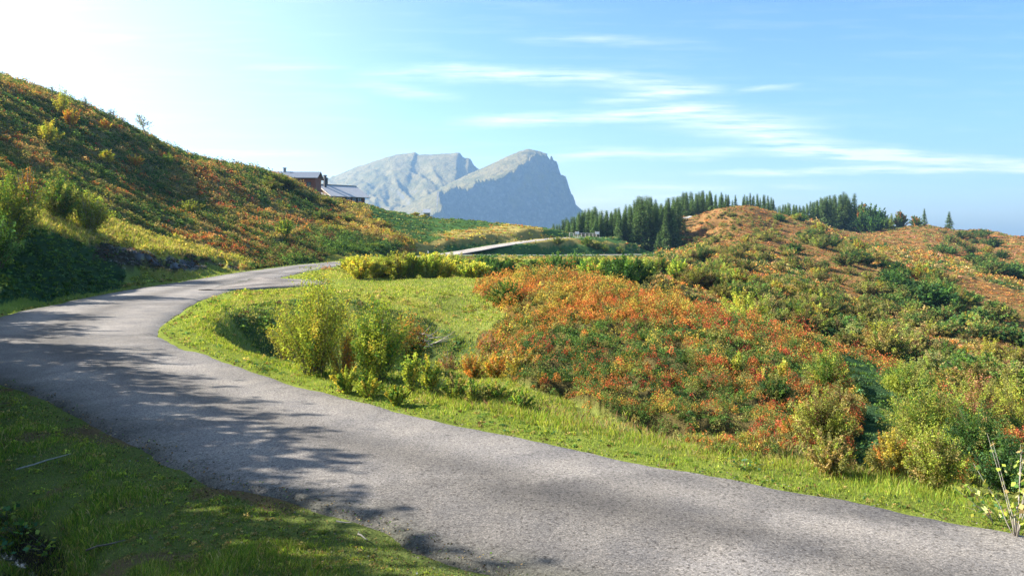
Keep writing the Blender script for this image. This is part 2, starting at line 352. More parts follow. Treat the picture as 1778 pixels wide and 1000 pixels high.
def road_pts(pairs, step):
    A_ = [(a[0], a[1], b[0], b[1], z) for a, b, z in pairs]
    return catmull(A_, lambda p, q: np.hypot(*(p[:2] - q[:2])) / (step * max(1, np.hypot(*(p[:2] + q[:2])) / 2 / 12)))
RD = {'main': road_pts(main, .35), 'upper': road_pts(upper, .35), 'spur': road_pts(spur, .35)}
RC = []      # centre samples: x, y, halfwidth, z
for k, q in RD.items():
    c = (q[:, 0:2] + q[:, 2:4]) / 2; hw = np.hypot(*(q[:, 0:2] - q[:, 2:4]).T) / 2
    RC.append(np.c_[c, hw, q[:, 4]])
RC = np.concatenate(RC)
def road_dist(x, y):
    """distance beyond the nearest road edge (negative on the road) and that road's height"""
    d = np.full(len(x), 1e9); zz = np.zeros(len(x)); near = np.hypot(x, y) < 320
    idx = np.where(near)[0]
    for i in range(0, len(idx), 8000):
        j = idx[i:i + 8000]
        dd = np.sqrt((x[j, None] - RC[None, :, 0]) ** 2 + (y[j, None] - RC[None, :, 1]) ** 2)
        e = dd - RC[None, :, 2]; k = e.argmin(1); d[j] = e[np.arange(len(j)), k]
        w = np.exp(-np.maximum(e - e.min(1)[:, None], 0) / .8)
        zz[j] = (w * RC[None, :, 3]).sum(1) / w.sum(1)
    return d, zz
# grid
th_in = np.arange(-44, 44.01, .125)
th = np.r_[np.linspace(-180, -44, 66)[:-1], th_in, np.linspace(44, 180, 66)[1:]] * math.pi / 180
lr = np.r_[np.linspace(math.log(1.0), math.log(3.5), 24)[:-1], np.linspace(math.log(3.5), math.log(460), 440)[:-1], np.linspace(math.log(460), math.log(6000), 44)]
TH, LR = np.meshgrid(th, lr); thf, lrf = TH.ravel(), LR.ravel()
rf = np.exp(lrf); gx = rf * np.sin(thf); gy = rf * np.cos(thf)
gz = base_e(thf, lrf) * rf
rd, rz = road_dist(gx, gy)
def pix(x, y, z):
    ys = np.where(np.abs(y) < .3, .3, y)
    return np.where(y > .3, CX + FPX * x / ys, -9999), np.where(y > .3, HY - FPX * z / ys, -9999)
def in_poly(px, py, poly):
    inside = np.zeros(len(px), bool); n = len(poly)
    for i in range(n):
        x0, y0 = poly[i]; x1, y1 = poly[(i + 1) % n]
        c = ((y0 > py) != (y1 > py)) & (px < (x1 - x0) * (py - y0) / ((y1 - y0) or 1e-9) + x0)
        inside ^= c
    return inside
away = sstep(.3, 6, rd)
far = np.clip(rf / 60, .2, 3)
gz += away * ((fbm(gx, gy, 9, 3) - .5) * .55 * np.minimum(far, 1.6) + (fbm(gx, gy, 2.2, 5, 3) - .5) * .22 + (fbm(gx, gy, 30, 9) - .5) * 1.4 * np.clip((rf - 60) / 120, 0, 1.3))
gz += away * np.clip((rf - 90) / 200, 0, 1) * (fbm(gx, gy * .6, 14, 21) - .5) * 2.0
gz += (fbm(gx, gy, 300, 77) - .5) * 220 * np.clip((rf - 700) / 1500, 0, 1)
gz += (fbm(gx, gy, .45, 8, 2) - .5) * .07 * sstep(.15, .8, rd) * (rf < 60)
# eroded bank beside the road on the left: rills
gpx, gpy = pix(gx, gy, gz)
BANK = [(120, 440), (180, 415), (300, 436), (440, 462), (440, 474), (330, 490), (240, 505), (170, 515)]
inb = in_poly(gpx, gpy, BANK) & (rf > 30) & (rf < 75)
gz += np.where(inb, (np.abs(fbm(gx, gy, 2.4, 31, 4) - .5) * -3.4 + .35) * sstep(.4, 2, rd), 0)
# ditch with standing water, left of the camera
DITCH = np.array([(-9.5, 12.0), (-7.6, 9.9), (-6.5, 8.9), (-5.3, 8.05), (-4.5, 7.1), (-3.6, 6.2)])
dd = np.full(len(gx), 9.0)
for (a, b) in zip(DITCH[:-1], DITCH[1:]):
    ab = b - a; t = np.clip(((gx - a[0]) * ab[0] + (gy - a[1]) * ab[1]) / (ab @ ab), 0, 1)
    dd = np.minimum(dd, np.hypot(gx - a[0] - t * ab[0], gy - a[1] - t * ab[1]))
gz -= .38 * np.exp(-(dd / .33) ** 2)
for cx_, cy_, rr_, am_ in ((-8.3, 27.5, 2.3, 1.6), (-2.4, 26.5, 2.2, 1.2), (-6.0, 22.5, 2.0, .5)):
    gz -= am_ * np.exp(-((gx - cx_) ** 2 + (gy - cy_) ** 2) / (rr_ * rr_ * 1.3)) * sstep(.6, 2.5, rd)
# flatten under the roads
fl_ = np.clip((rf - 40) * .012, 0, 1.6)
wr = 1 - sstep(-.15 + fl_, np.clip(.9 + rf * .012, 1, 3.0) + fl_, rd)
gz = gz * (1 - wr) + (rz - .045) * wr
gz -= .05 * (1 - sstep(-.25, -.05, rd))
ZG = gz.reshape(TH.shape)
def H(x, y):
    x = np.atleast_1d(np.asarray(x, float)); y = np.atleast_1d(np.asarray(y, float))
    t = np.arctan2(x, y); l = np.log(np.maximum(np.hypot(x, y), 1.001))
    i = np.clip(np.searchsorted(th, t) - 1, 0, len(th) - 2); j = np.clip(np.searchsorted(lr, l) - 1, 0, len(lr) - 2)
    a = np.clip((t - th[i]) / (th[i + 1] - th[i]), 0, 1); b = np.clip((l - lr[j]) / (lr[j + 1] - lr[j]), 0, 1)
    return (ZG[j, i] * (1 - a) + ZG[j, i + 1] * a) * (1 - b) + (ZG[j + 1, i] * (1 - a) + ZG[j + 1, i + 1] * a) * b
YS = np.exp(np.linspace(math.log(3.5), math.log(560), 1400))
def hit(px, py, ymin=0):
    """first ground point seen along the ray of a photo pixel"""
    X = (px - CX) / FPX * YS; z = H(X, YS); prof = HY - FPX * z / YS
    ok = (prof <= py) & (YS > ymin)
    if not ok.any(): return None
    i = ok.argmax(); return X[i], YS[i], z[i]
# ------------------------------------------------------------------ what grows where
C = dict(dk=(.045, .095, .034), gr=(.1, .18, .04), ol=(.2, .2, .065), yl=(.38, .31, .06), og=(.42, .18, .05), ro=(.4, .11, .05), rd=(.32, .06, .045),
         tn=(.35, .26, .11), br=(.13, .075, .04), yg=(.29, .33, .06), pk=(.42, .2, .13), bg=(.08, .16, .07))
PAL = {  # zone: list of (weight, colour)
 'left': [(.24, 'dk'), (.2, 'gr'), (.22, 'ol'), (.04, 'yl'), (.17, 'tn'), (.08, 'og'), (.03, 'ro'), (.02, 'rd')],
 'mound': [(.22, 'dk'), (.22, 'gr'), (.2, 'ol'), (.08, 'yl'), (.12, 'og'), (.12, 'ro'), (.09, 'rd')],
 'moundtop': [(.05, 'dk'), (.08, 'gr'), (.17, 'ol'), (.27, 'yl'), (.37, 'og'), (.06, 'ro')],
 'right': [(.14, 'dk'), (.12, 'gr'), (.14, 'ol'), (.2, 'tn'), (.12, 'yl'), (.22, 'og'), (.06, 'pk')],
 'carpet': [(.17, 'gr'), (.26, 'ol'), (.2, (.33, .21, .07)), (.26, (.36, .16, .05)), (.06, 'pk'), (.16, 'br')],
 'weeds': [(.4, 'bg'), (.4, 'gr'), (.2, 'dk')],
 'dry': [(.2, 'ol'), (.3, 'tn'), (.2, 'yl'), (.1, 'og'), (.2, 'yg')],
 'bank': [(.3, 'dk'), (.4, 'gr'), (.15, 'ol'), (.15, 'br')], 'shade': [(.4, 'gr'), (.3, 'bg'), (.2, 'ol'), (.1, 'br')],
 'rock': [(.3, (.2, .2, .21)), (.3, (.1, .1, .11)), (.2, 'br'), (.2, 'gr')], 'slope': [(.3, 'yg'), (.4, (.5, .42, .1)), (.3, 'tn')],
 'verge': [(.3, 'yg'), (.3, 'gr'), (.2, 'bg'), (.12, 'tn'), (.08, 'br')],
 'meadow': [(.4, 'gr'), (.3, 'bg'), (.3, 'ol')], 'grass': [(.4, 'yg'), (.3, 'ol'), (.3, 'tn')]}
ZN = ['left', 'mound', 'moundtop', 'right', 'carpet', 'weeds', 'dry', 'bank', 'grass', 'slope', 'rock', 'meadow', 'verge', 'shade', 'soil']
ZI = {n: i for i, n in enumerate(ZN)}
ZP = [  # (zone, Ymin, Ymax, polygon) later wins
 ('left', 25, 700, [(-900, -200), (720, -200), (720, 480), (-900, 700)]),
 ('dry', 100, 300, [(600, 340), (760, 360), (1000, 395), (1060, 440), (690, 450), (560, 400)]),
 ('meadow', 120, 300, [(640, 345), (740, 370), (880, 390), (800, 400), (740, 425), (700, 415), (640, 380)]),
 ('dry', 150, 300, [(720, 412), (860, 392), (1000, 400), (1010, 414), (900, 412), (760, 424)]),
 ('meadow', 100, 260, [(740, 440), (800, 424), (1000, 420), (1160, 436), (1160, 446), (740, 446)]),
 ('dry', 150, 230, [(900, 418), (1040, 408), (1150, 434), (1040, 424), (940, 428)]),
 ('right', 40, 900, [(1140, -200), (3500, -200), (3500, 1200), (1200, 1200), (1140, 440)]),
 ('carpet', 100, 900, [(1160, 340), (1340, 350), (1480, 430), (1640, 560), (1400, 470), (1330, 440), (1160, 420)]),
 ('carpet', 100, 900, [(1420, 390), (1560, 390), (1900, 395), (1900, 480), (1700, 460), (1560, 430), (1480, 425)]),
 ('carpet', 60, 900, [(1380, 470), (1560, 560), (1900, 650), (1900, 540), (1640, 470)]),
 ('meadow', 200, 600, [(940, 380), (1180, 370), (1170, 435), (1050, 420), (940, 410)]),
 ('weeds', 20, 60, [(-900, 380), (0, 372), (60, 392), (160, 425), (215, 445), (235, 505), (-900, 800)]),
 ('slope', 30, 75, [(-200, 330), (20, 330), (120, 362), (230, 388), (330, 425), (430, 455), (425, 470), (330, 450), (240, 432), (180, 424), (110, 412), (40, 388), (-200, 380)]),
 ('rock', 30, 72, [(170, 424), (240, 430), (330, 448), (420, 466), (330, 489), (245, 503), (215, 470), (150, 440)]),
 ('bank', 60, 120, [(440, 440), (560, 395), (640, 415), (690, 425), (695, 450), (430, 475)]),
 ('grass', 0, 60, [(200, 460), (540, 470), (860, 484), (870, 520), (820, 600), (900, 660), (1100, 750), (1300, 800), (1500, 850), (1900, 900), (1900, 1000), (700, 1000), (200, 800)]),
 ('grass', 40, 115, [(560, 440), (1200, 440), (1160, 470), (900, 480), (560, 500)]),
 ('mound', 11, 60, [(790, 610), (850, 560), (900, 520), (1100, 505), (1200, 520), (1300, 548), (1420, 585), (1560, 625), (1700, 680), (1900, 760), (1900, 880), (1600, 868), (1400, 822), (1260, 790), (1100, 740), (1000, 705), (900, 665)]),
 ('moundtop', 20, 60, [(828, 500), (950, 470), (1060, 490), (1210, 520), (1180, 560), (1060, 555), (940, 575), (850, 620), (810, 610), (870, 545), (830, 520)]),
 ('weeds', 11, 40, [(1440, 600), (1540, 640), (1560, 740), (1500, 840), (1470, 840), (1500, 720)]),
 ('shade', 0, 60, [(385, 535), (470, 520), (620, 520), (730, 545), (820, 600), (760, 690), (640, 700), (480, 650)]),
]
def zones(x, y, z):
    px, py = pix(x, y, z)
    s = np.where(y > 0, np.clip(FPX / np.maximum(y, 1) * 1.2, 3, 22), 0)
    px = px + (fbm(x, y, np.clip(y * .06, .8, 12).mean() if False else 3, 41, 3) - .5) * s * 2
    py = py + (fbm(x, y, 3, 43, 3) - .5) * s
    out = np.full(len(x), ZI['dry'])
    r = np.hypot(x, y)
    out[(r < 45)] = ZI['grass']
    for nme, y0, y1, poly in ZP:
        out[in_poly(px, py, poly) & (y >= y0) & (y < y1)] = ZI[nme]
    rdd, _ = road_dist(x, y)
    inner = (rdd < .55 + .5 * vnoise(x, y, 1.7, 3)) & (r < 110)
    camside = (y < 20) & (x < 12) & (x + y * 1.25 < 9.2) & (x > -20) & (y < 17)
    out[inner & ~camside] = ZI['verge']
    out[(rdd < .28) & camside] = ZI['soil']
    return out
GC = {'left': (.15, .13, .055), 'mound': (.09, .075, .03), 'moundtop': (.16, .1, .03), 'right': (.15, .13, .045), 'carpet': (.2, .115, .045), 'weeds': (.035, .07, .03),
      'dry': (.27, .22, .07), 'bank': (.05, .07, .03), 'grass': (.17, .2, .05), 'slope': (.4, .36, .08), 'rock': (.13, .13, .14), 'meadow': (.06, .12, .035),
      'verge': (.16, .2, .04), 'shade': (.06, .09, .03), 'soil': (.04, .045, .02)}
GCA = np.array([GC[n] for n in ZN])
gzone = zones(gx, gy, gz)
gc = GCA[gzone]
def billow(x, y, sc, seed): return 1 - np.abs(fbm(x, y, sc, seed, 3) - .5) * 4
for zs_, sc_, ax_, amp_, seed_ in ((('mound', 'moundtop'), 1.25, 1.0, .75, 801), (('left',), 4.2, .55, 1.25, 803), (('right',), 5.5, .6, 1.3, 805), (('carpet',), 5.5, .4, 1.2, 807), (('weeds', 'bank', 'shade'), 1.6, 1, .3, 809)):
    m_ = np.isin(gzone, [ZI[q] for q in zs_]) & (rd > .8)
    edge_ = sstep(.8, 3.0, rd[m_])
    gz[m_] += (billow(gx[m_] * ax_, gy[m_], sc_, seed_) - .35) * amp_ * .6 * edge_
# orange autumn drift on the far grass, bare patches
pn = fbm(gx, gy, 7, 51, 4)[:, None]; pn2 = fbm(gx, gy, 1.1, 57, 3)[:, None]
gc = gc * (.62 + .55 * pn + .25 * pn2)
isg = ((gzone == ZI['grass']))[:, None]
gc = np.where(isg & (pn > .56), gc * np.array([1.25, 1.0, .9]), gc)
rk = ((gzone == ZI['rock']))
gc[rk] = np.where((fbm(gx[rk], gy[rk], 1.6, 61, 3) > .52)[:, None], np.array([.16, .16, .18]), np.array([.06, .05, .035])) * (.6 + .8 * vnoise(gx[rk], gy[rk], .4, 6)[:, None])
camsl = (gx + gy * 1.25 < 9.2) & (gy < 17) & (rf < 22)
cn = fbm(gx, gy, .9, 71, 3)
gc[camsl] = np.where((cn[camsl] > .57)[:, None], np.array([.15, .11, .06]), np.array([.12, .15, .045])) 
gc[dd < .28] = (.03, .026, .02)
gc[(np.hypot(gx, gy) > 700)] *= np.array([.5, .8, .6])
M_GROUND = newmat('ground'); g = NG(M_GROUND)
tcn = g.n('ShaderNodeTexCoord'); vc = g.n('ShaderNodeVertexColor', layer_name='Col').outputs[0]
n1 = g.noise(1.3, 6, tcn.outputs['Object'], .7); n2 = g.noise(22, 4, tcn.outputs['Object'], .7)
f = g.mix(.5, n1, n2)
c = g.mix(1.0, vc, g.ramp(f, [(.3, (.45, .45, .45)), (.5, (1, 1, 1)), (.72, (1.5, 1.4, 1.2))]), 'MULTIPLY')
bm = g.n('ShaderNodeBump', {'Strength': .9, 'Distance': .12, 'Height': f})
pb = g.n('ShaderNodeBsdfDiffuse', {'Color': c, 'Normal': bm.outputs[0]})
g.n('ShaderNodeOutputMaterial', {0: pb.outputs[0]})
nr, nc = TH.shape
ii = (np.arange(nr - 1)[:, None] * nc + np.arange(nc - 1)[None]).ravel()
F = np.stack([ii, ii + nc, ii + nc + 1, ii + 1], 1)
ZG = gz.reshape(TH.shape)
V = np.stack([gx, gy, gz], 1)
# cap under the camera
cidx = len(V); V = np.r_[V, [[0, 0, -1.66]]]; gc = np.r_[gc, [[.05, .08, .02]]]
ic = np.arange(nc - 1); Fc = np.stack([np.full(nc - 1, cidx), ic, ic + 1, ic + 1], 1)
tri = None
ground = mesh_np('ground', V, F, M_GROUND, gc, True)
tag(ground, kind='structure')
del tri, Fc
# ------------------------------------------------------------------ roads
M_ASPH = newmat('asphalt'); g = NG(M_ASPH); tcn = g.n('ShaderNodeTexCoord'); ob = tcn.outputs['Object']
vc = g.n('ShaderNodeVertexColor', layer_name='Col').outputs[0]
vor = g.n('ShaderNodeTexVoronoi', {'Vector': ob, 'Scale': 75}, feature='F1')
stone = g.n('ShaderNodeSeparateColor', {0: vor.outputs['Color']}).outputs[0]
big = g.noise(.9, 5, ob, .65); mid = g.noise(23, 5, ob, .7); fine = g.noise(60, 3, ob, .7)
crk = g.n('ShaderNodeTexVoronoi', {'Vector': g.n('ShaderNodeMixRGB', {0: .25, 1: ob, 2: g.n('ShaderNodeTexNoise', {'Vector': ob, 'Scale': 2.5, 'Detail': 4}).outputs['Color']}).outputs[0], 'Scale': 1.6}, feature='DISTANCE_TO_EDGE').outputs[0]
c = g.ramp(stone, [(0, (.62, .62, .62)), (.45, (.92, .92, .92)), (.85, (1.2, 1.19, 1.17)), (1, (1.7, 1.68, 1.64))])
c = g.mix(1, vc, c, 'MULTIPLY')
pit = g.ramp(mid, [(.37, (.4, .38, .36)), (.47, (1, 1, 1)), (.7, (1.08, 1.08, 1.08))])
c = g.mix(1, c, pit, 'MULTIPLY')
c = g.mix(1, c, g.ramp(big, [(.3, (.72, .73, .76)), (.6, (1.1, 1.08, 1.04))]), 'MULTIPLY')
crm = g.mix(1, g.ramp(crk, [(0, (.25, .25, .25)), (.008, (1, 1, 1))]), g.ramp(g.noise(.5, 2, ob), [(.45, (1, 1, 1)), (.52, (0, 0, 0))]), 'LIGHTEN')
c = g.mix(.6, c, g.mix(1, c, crm, 'MULTIPLY'))
hgt = g.mix(.5, g.mix(.6, stone, mid), fine)
bm = g.n('ShaderNodeBump', {'Strength': .7, 'Distance': .012, 'Height': hgt})
pb = g.n('ShaderNodeBsdfPrincipled', {'Base Color': c, 'Roughness': .88, 'Normal': bm.outputs[0], 'Specular IOR Level': .25})
g.n('ShaderNodeOutputMaterial', {0: pb.outputs[0]})
def road_mesh(name, q, col, jit=.12, lift=0.0, nx=26, skirt=True):
    a, b, z = q[:, 0:2], q[:, 2:4], q[:, 4]
    n = len(q); u_ = np.linspace(0, 1, nx)
    d = np.linalg.norm(b - a, axis=1)
    # ragged broken edges
    ja = (fbm(a[:, 0], a[:, 1], .8, 11, 5) - .5) * jit * 5 / d; jb = (fbm(b[:, 0], b[:, 1], .9, 13, 4) - .5) * jit * 2.5 / d
    rows = []; cs = []
    for k, uu in enumerate(u_):
        t = (uu + ja * (1 - uu) + jb * uu)[:, None]
        p = a * (1 - t) + b * t
        camber = .05 * (1 - (2 * uu - 1) ** 2)
        zz = z + lift + camber + (fbm(p[:, 0], p[:, 1], 1.6, 15, 3) - .5) * .035
        if k == nx - 1 or (k == 0 and skirt): zz = z - .08
        rows.append(np.c_[p, zz])
        tr = 1 + .15 * (math.exp(-((uu - .27) / .1) ** 2) + math.exp(-((uu - .75) / .1) ** 2)) - .34 * math.exp(-((uu - .52) / .11) ** 2)
        w = np.full(n, tr) * (.78 + .44 * fbm(p[:, 0], p[:, 1], 2.2, 19, 4)) * (1 - .25 * (fbm(p[:, 0] * .5, p[:, 1], 3.1, 91, 3) > .6))
        eg = (uu < .15) * np.clip(fbm(p[:, 0], p[:, 1], .6, 23, 4) * 1.5 - .1, 0, 1) * (1 - uu / .15)
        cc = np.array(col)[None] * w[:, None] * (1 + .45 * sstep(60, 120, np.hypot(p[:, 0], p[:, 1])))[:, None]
        cc = cc * (1 - eg[:, None]) + np.array([.035, .04, .025])[None] * eg[:, None]
        cs.append(cc)
    V = np.stack(rows, 1).reshape(-1, 3); cc = np.stack(cs, 1).reshape(-1, 3)
    ii = (np.arange(n - 1)[:, None] * nx + np.arange(nx - 1)[None]).ravel()
    F = np.stack([ii, ii + 1, ii + nx + 1, ii + nx], 1)
    o = mesh_np(name, V, F, M_ASPH, cc, True); return tag(o, kind='structure')
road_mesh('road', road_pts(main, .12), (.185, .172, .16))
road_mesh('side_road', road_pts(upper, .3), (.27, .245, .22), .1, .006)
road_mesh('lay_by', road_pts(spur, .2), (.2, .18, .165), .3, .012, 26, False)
pth = []
for px, py in [(1150, 438), (1152, 430), (1153, 420), (1160, 408), (1168, 397), (1172, 388), (1178, 381), (1200, 377)]:
    h_ = hit(px, py, 225)
    if h_ is not None: pth.append((h_[0], h_[1], h_[2]))
if len(pth) > 3:
    P_ = catmull(pth, lambda p, q: 8); P_[:, 2] = 0
    q = road_c(P_.tolist(), 1.6); pp = np.array([(a[0], a[1], b[0], b[1]) for a, b, z in q])
    rows = []
    for k in np.linspace(0, 1, 5):
        p = pp[:, :2] * (1 - k) + pp[:, 2:] * k; rows.append(np.c_[p, H(p[:, 0], p[:, 1]) + .18])
    V = np.stack(rows, 1).reshape(-1, 3); n = len(pp); ii = (np.arange(n - 1)[:, None] * 5 + np.arange(4)[None]).ravel()
    tag(mesh_np('footpath', V, np.stack([ii, ii + 1, ii + 6, ii + 5], 1), M_ASPH, np.full((len(V), 3), .38), True), kind='structure')
# ------------------------------------------------------------------ mountain
def build_mountain():
    mx = np.arange(-1300, 900, 7.0); my = np.arange(2300, 4700, 8.0)
    X, Y = np.meshgrid(mx, my); X = X.ravel(); Y = Y.ravel()
    def pt(px, py, y): return np.array([(px - CX) / FPX * y, y, (HY - py) / FPX * y])
    left = [pt(430, 345, 4300), pt(520, 318, 4250), pt(570, 308, 4200), pt(620, 290, 4100), pt(660, 278, 4000), pt(690, 270, 3950), pt(722, 265, 3900), pt(728, 270, 3880), pt(760, 269, 3850), pt(798, 266, 3800), pt(804, 274, 3790),
            pt(815, 276, 3780), pt(822, 288, 3770), pt(832, 294, 3720), pt(842, 296, 3650)]
    sp = [pt(650, 420, 2600), pt(700, 386, 2750), pt(728, 374, 2850), pt(766, 350, 2950), pt(757, 326, 3000), pt(800, 317, 3080), pt(862, 303, 3200), pt(888, 292, 3240), pt(902, 276, 3280), pt(925, 264, 3320), pt(945, 266, 3340), pt(962, 276, 3360)]
    rt = [pt(962, 276, 3360), pt(964, 289, 3365), pt(980, 300, 3380), pt(984, 318, 3385), pt(994, 334, 3390), pt(999, 352, 3395), pt(1013, 366, 3400), pt(1040, 400, 3410), pt(1090, 460, 3430)]
    def cone(path, kr, kl, back):
        best = np.full(len(X), -1e9)
        wx = X + (fbm(X, Y, 160, 201, 4) - .5) * 30; wy = Y + (fbm(X, Y, 160, 205, 4) - .5) * 70
        for a, b in zip(path[:-1], path[1:]):
            ab = b[:2] - a[:2]; L2 = ab @ ab
            t = np.clip(((wx - a[0]) * ab[0] + (wy - a[1]) * ab[1]) / L2, 0, 1)
            dx = wx - a[0] - t * ab[0]; dy = wy - a[1] - t * ab[1]; d = np.hypot(dx, dy)
            side = dx * ab[1] - dy * ab[0]      # >0: right of the travel direction
            tt = ((wx - a[0]) * ab[0] + (wy - a[1]) * ab[1]) / L2
            k = np.where((side > 0) | ((dx > 0) & (kr > 1)), kr, kl)
            if kr < 1: k = k + 2.2 * np.where((tt > 1) & (dx > 0), dx / np.maximum(d, 1), 0)
            z = a[2] + t * (b[2] - a[2])
            best = np.maximum(best, z - k * d)
        return best
    h1 = cone(left, .5, .8, 0)
    sil = [pt(838, 297, 3560), pt(870, 279, 3560), pt(900, 264, 3560), pt(918, 258.5, 3550), pt(940, 264, 3530), pt(952, 270, 3520)]
    hs = cone(sil, .47, 1.0, 0)
    wx = X + (fbm(X, Y, 160, 201, 4) - .5) * 40; wy = Y + (fbm(X, Y, 160, 205, 4) - .5) * 60
    bd = np.full(len(X), 1e9); ze = np.zeros(len(X)); sd = np.zeros(len(X)); ex = np.zeros(len(X))
    for a, b in zip(sp[:-1], sp[1:]):
        ab = b[:2] - a[:2]; t = np.clip(((wx - a[0]) * ab[0] + (wy - a[1]) * ab[1]) / (ab @ ab), 0, 1)
        dx = wx - a[0] - t * ab[0]; dy = wy - a[1] - t * ab[1]; d = np.hypot(dx, dy); m_ = d < bd
        bd = np.where(m_, d, bd); ze = np.where(m_, a[2] + t * (b[2] - a[2]), ze); sd = np.where(m_, dx * ab[1] - dy * ab[0], sd); ex = np.where(m_, dx, ex)
    h2 = np.where((sd > 0), ze - 2.3 * bd, np.minimum(ze + .5 * bd, hs))
    h2 = np.where((X > sil[-1][0]) & (sd <= 0), ze - 2.5 * bd, h2)
    cliff = (sd > 0) & (ze - 2.3 * bd > -400)
    h3 = cone(rt, 3.0, 3.0, 0)
    # gullies and ribs
    rib = np.abs(fbm(X * 1.0 + Y * .45, Y * .35, 120, 211, 5) - .5) * 2
    rib2 = np.abs(fbm(X - Y * .3, Y + X * .5, 60, 221, 5) - .5) * 2
    top = np.maximum(np.maximum(h1, h2), h3)
    steep = sstep(-10, 40, np.maximum(h2, h3) - h1)
    dep = np.where(steep > .5, np.clip((430 - top) / 120, .12, 1), np.clip((395 - top) / 190, .04, 1.25)); dep = np.where((h2 >= top - 1) & (sd <= 0), .12, dep)
    z = top - rib * (95 * (1 - steep) + 30 * steep) * dep - rib2 * (15 + 12 * steep) * dep + 5
    z += (fbm(X, Y, 18, 231, 3) - .5) * (4 + 8 * steep)
    z = np.maximum(z, -480)
    nr, nc = len(my), len(mx); ii = (np.arange(nr - 1)[:, None] * nc + np.arange(nc - 1)[None]).ravel()
    m = newmat('mountain'); g = NG(m)
    geo = g.n('ShaderNodeNewGeometry'); nz = g.n('ShaderNodeSeparateXYZ', {0: geo.outputs['Normal']}).outputs[2]
    ob = g.n('ShaderNodeTexCoord').outputs['Object']
    n1 = g.noise(.012, 8, ob, .65); n2 = g.noise(.05, 6, ob, .7)
    rock = g.ramp(n2, [(.3, (.1, .1, .1)), (.55, (.17, .165, .16)), (.75, (.3, .29, .28))])
    grass = g.ramp(n1, [(.35, (.12, .115, .045)), (.6, (.21, .175, .08))])
    fac = g.n('ShaderNodeMapRange', {0: g.n('ShaderNodeMath', {0: nz, 1: g.n('ShaderNodeMath', {0: n2, 1: .35}, operation='MULTIPLY').outputs[0]}, operation='ADD').outputs[0], 1: .56, 2: .8}).outputs[0]
    c = g.mix(fac, rock, grass)
    bmp = g.n('ShaderNodeBump', {'Strength': 1.0, 'Distance': 16.0, 'Height': n2})
    d = g.n('ShaderNodeBsdfDiffuse', {'Color': c, 'Normal': bmp.outputs[0]})
    g.n('ShaderNodeOutputMaterial', {0: d.outputs[0]})
    o = mesh_np('mountain', np.stack([X, Y, z], 1), np.stack([ii, ii + 1, ii + nc + 1, ii + nc], 1), m, None, True)
    tag(o, kind='structure')
build_mountain()
# ------------------------------------------------------------------ plants: generators
def unit(v): return v / np.maximum(np.linalg.norm(v, axis=-1, keepdims=True), 1e-9)
def leaf_quads(c, s, col, r, aspect=.62, up=.5, jit=.22, axis=None):
    n = len(c); nn = unit(r.normal(size=(n, 3)) + np.array([0, 0, up]))
    a = unit(np.cross(nn, r.normal(size=(n, 3)))) if axis is None else unit(axis + r.normal(size=(n, 3)) * .35)
    b = unit(np.cross(nn, a)); s = np.asarray(s)[:, None] if np.ndim(s) else s
    # four corners of a pointed leaf
    V = np.stack([c - a * s * .5, c + b * s * aspect * .5, c + a * s * .5, c - b * s * aspect * .5], 1).reshape(-1, 3)
    k = col * np.exp(r.normal(size=(n, 1)) * jit) * (1 + r.normal(size=(n, 3)) * .07)
    return V, np.repeat(np.clip(k, .004, .85), 4, 0)
def quad_obj(name, V, col, mat, parent=None, link=True):
    n = len(V) // 4
    return mesh_np(name, V, np.arange(n * 4).reshape(n, 4), mat, col, False, parent, link)
def palette(names, w, n, r):
    return np.array([C[k] if isinstance(k, str) else k for k in names])[r.choice(len(names), n, p=np.array(w) / sum(w))]
def shrub_np(h, w, shoots, per, leaf, pal, pw, seed, low=.12, lean=(0, 0), spread=.052, curve=1.5, upr=.5, topcol=None):
    """leaves on arching shoots that leave a common foot: returns leaf V, col and the shoot polylines"""
    r = np.random.default_rng(seed)
    ph = r.uniform(0, 2 * math.pi, shoots); q = np.sqrt(r.uniform(0, 1, shoots))
    lob = 1 + .22 * np.sin(ph * 3 + seed) + .12 * np.sin(ph * 5 + seed * 2)
    tr = w / 2 * q * lob; tz = h * (1 - (upr) * q ** 2.2) * r.uniform(.6, 1.13, shoots)
    tip = np.stack([tr * np.cos(ph) + lean[0] * h, tr * np.sin(ph) + lean[1] * h, tz], 1)
    base = np.stack([tr * .16 * np.cos(ph), tr * .16 * np.sin(ph), np.full(shoots, -.08 * h)], 1)
    t = r.beta(1.9, 1.15, (shoots, per)) * (1 - low) + low
    P = base[:, None] + (tip - base)[:, None] * np.stack([t ** curve, t ** curve, t ** .92], -1)
    P = P + r.normal(size=P.shape) * spread * h * (1.15 - t[..., None] * .75)
    P[..., 2] = np.maximum(P[..., 2], .02 * h)
    cs = palette(pal, pw, shoots, r)[:, None] * np.exp(r.normal(size=(shoots, 1, 1)) * .16)
    cs = np.repeat(cs, per, 1)
    if topcol is not None:
        m = (t[..., None] > .72) & (r.random((shoots, per, 1)) < .6); cs = np.where(m, np.array(C[topcol]), cs)
    V, col = leaf_quads(P.reshape(-1, 3), leaf * r.uniform(.6, 1.25, shoots * per), cs.reshape(-1, 3), r)
    lines = []
    for i in range(min(shoots, 46)):
        lines.append([base[i] + (tip[i] - base[i]) * np.array([k ** curve, k ** curve, k ** .92]) for k in (0, .25, .5, .75, .97)])
    return V, col, lines
def stems(lines, r0, mat, parent, link=True, name='stems', n=4):
    mb = MB()
    for L in lines: mb.tube([tuple(p) for p in L], [r0 * k for k in (1, .8, .6, .4, .18)][:len(L)], n)
    return mb.build(name, mat, parent, smooth=True, link=link)
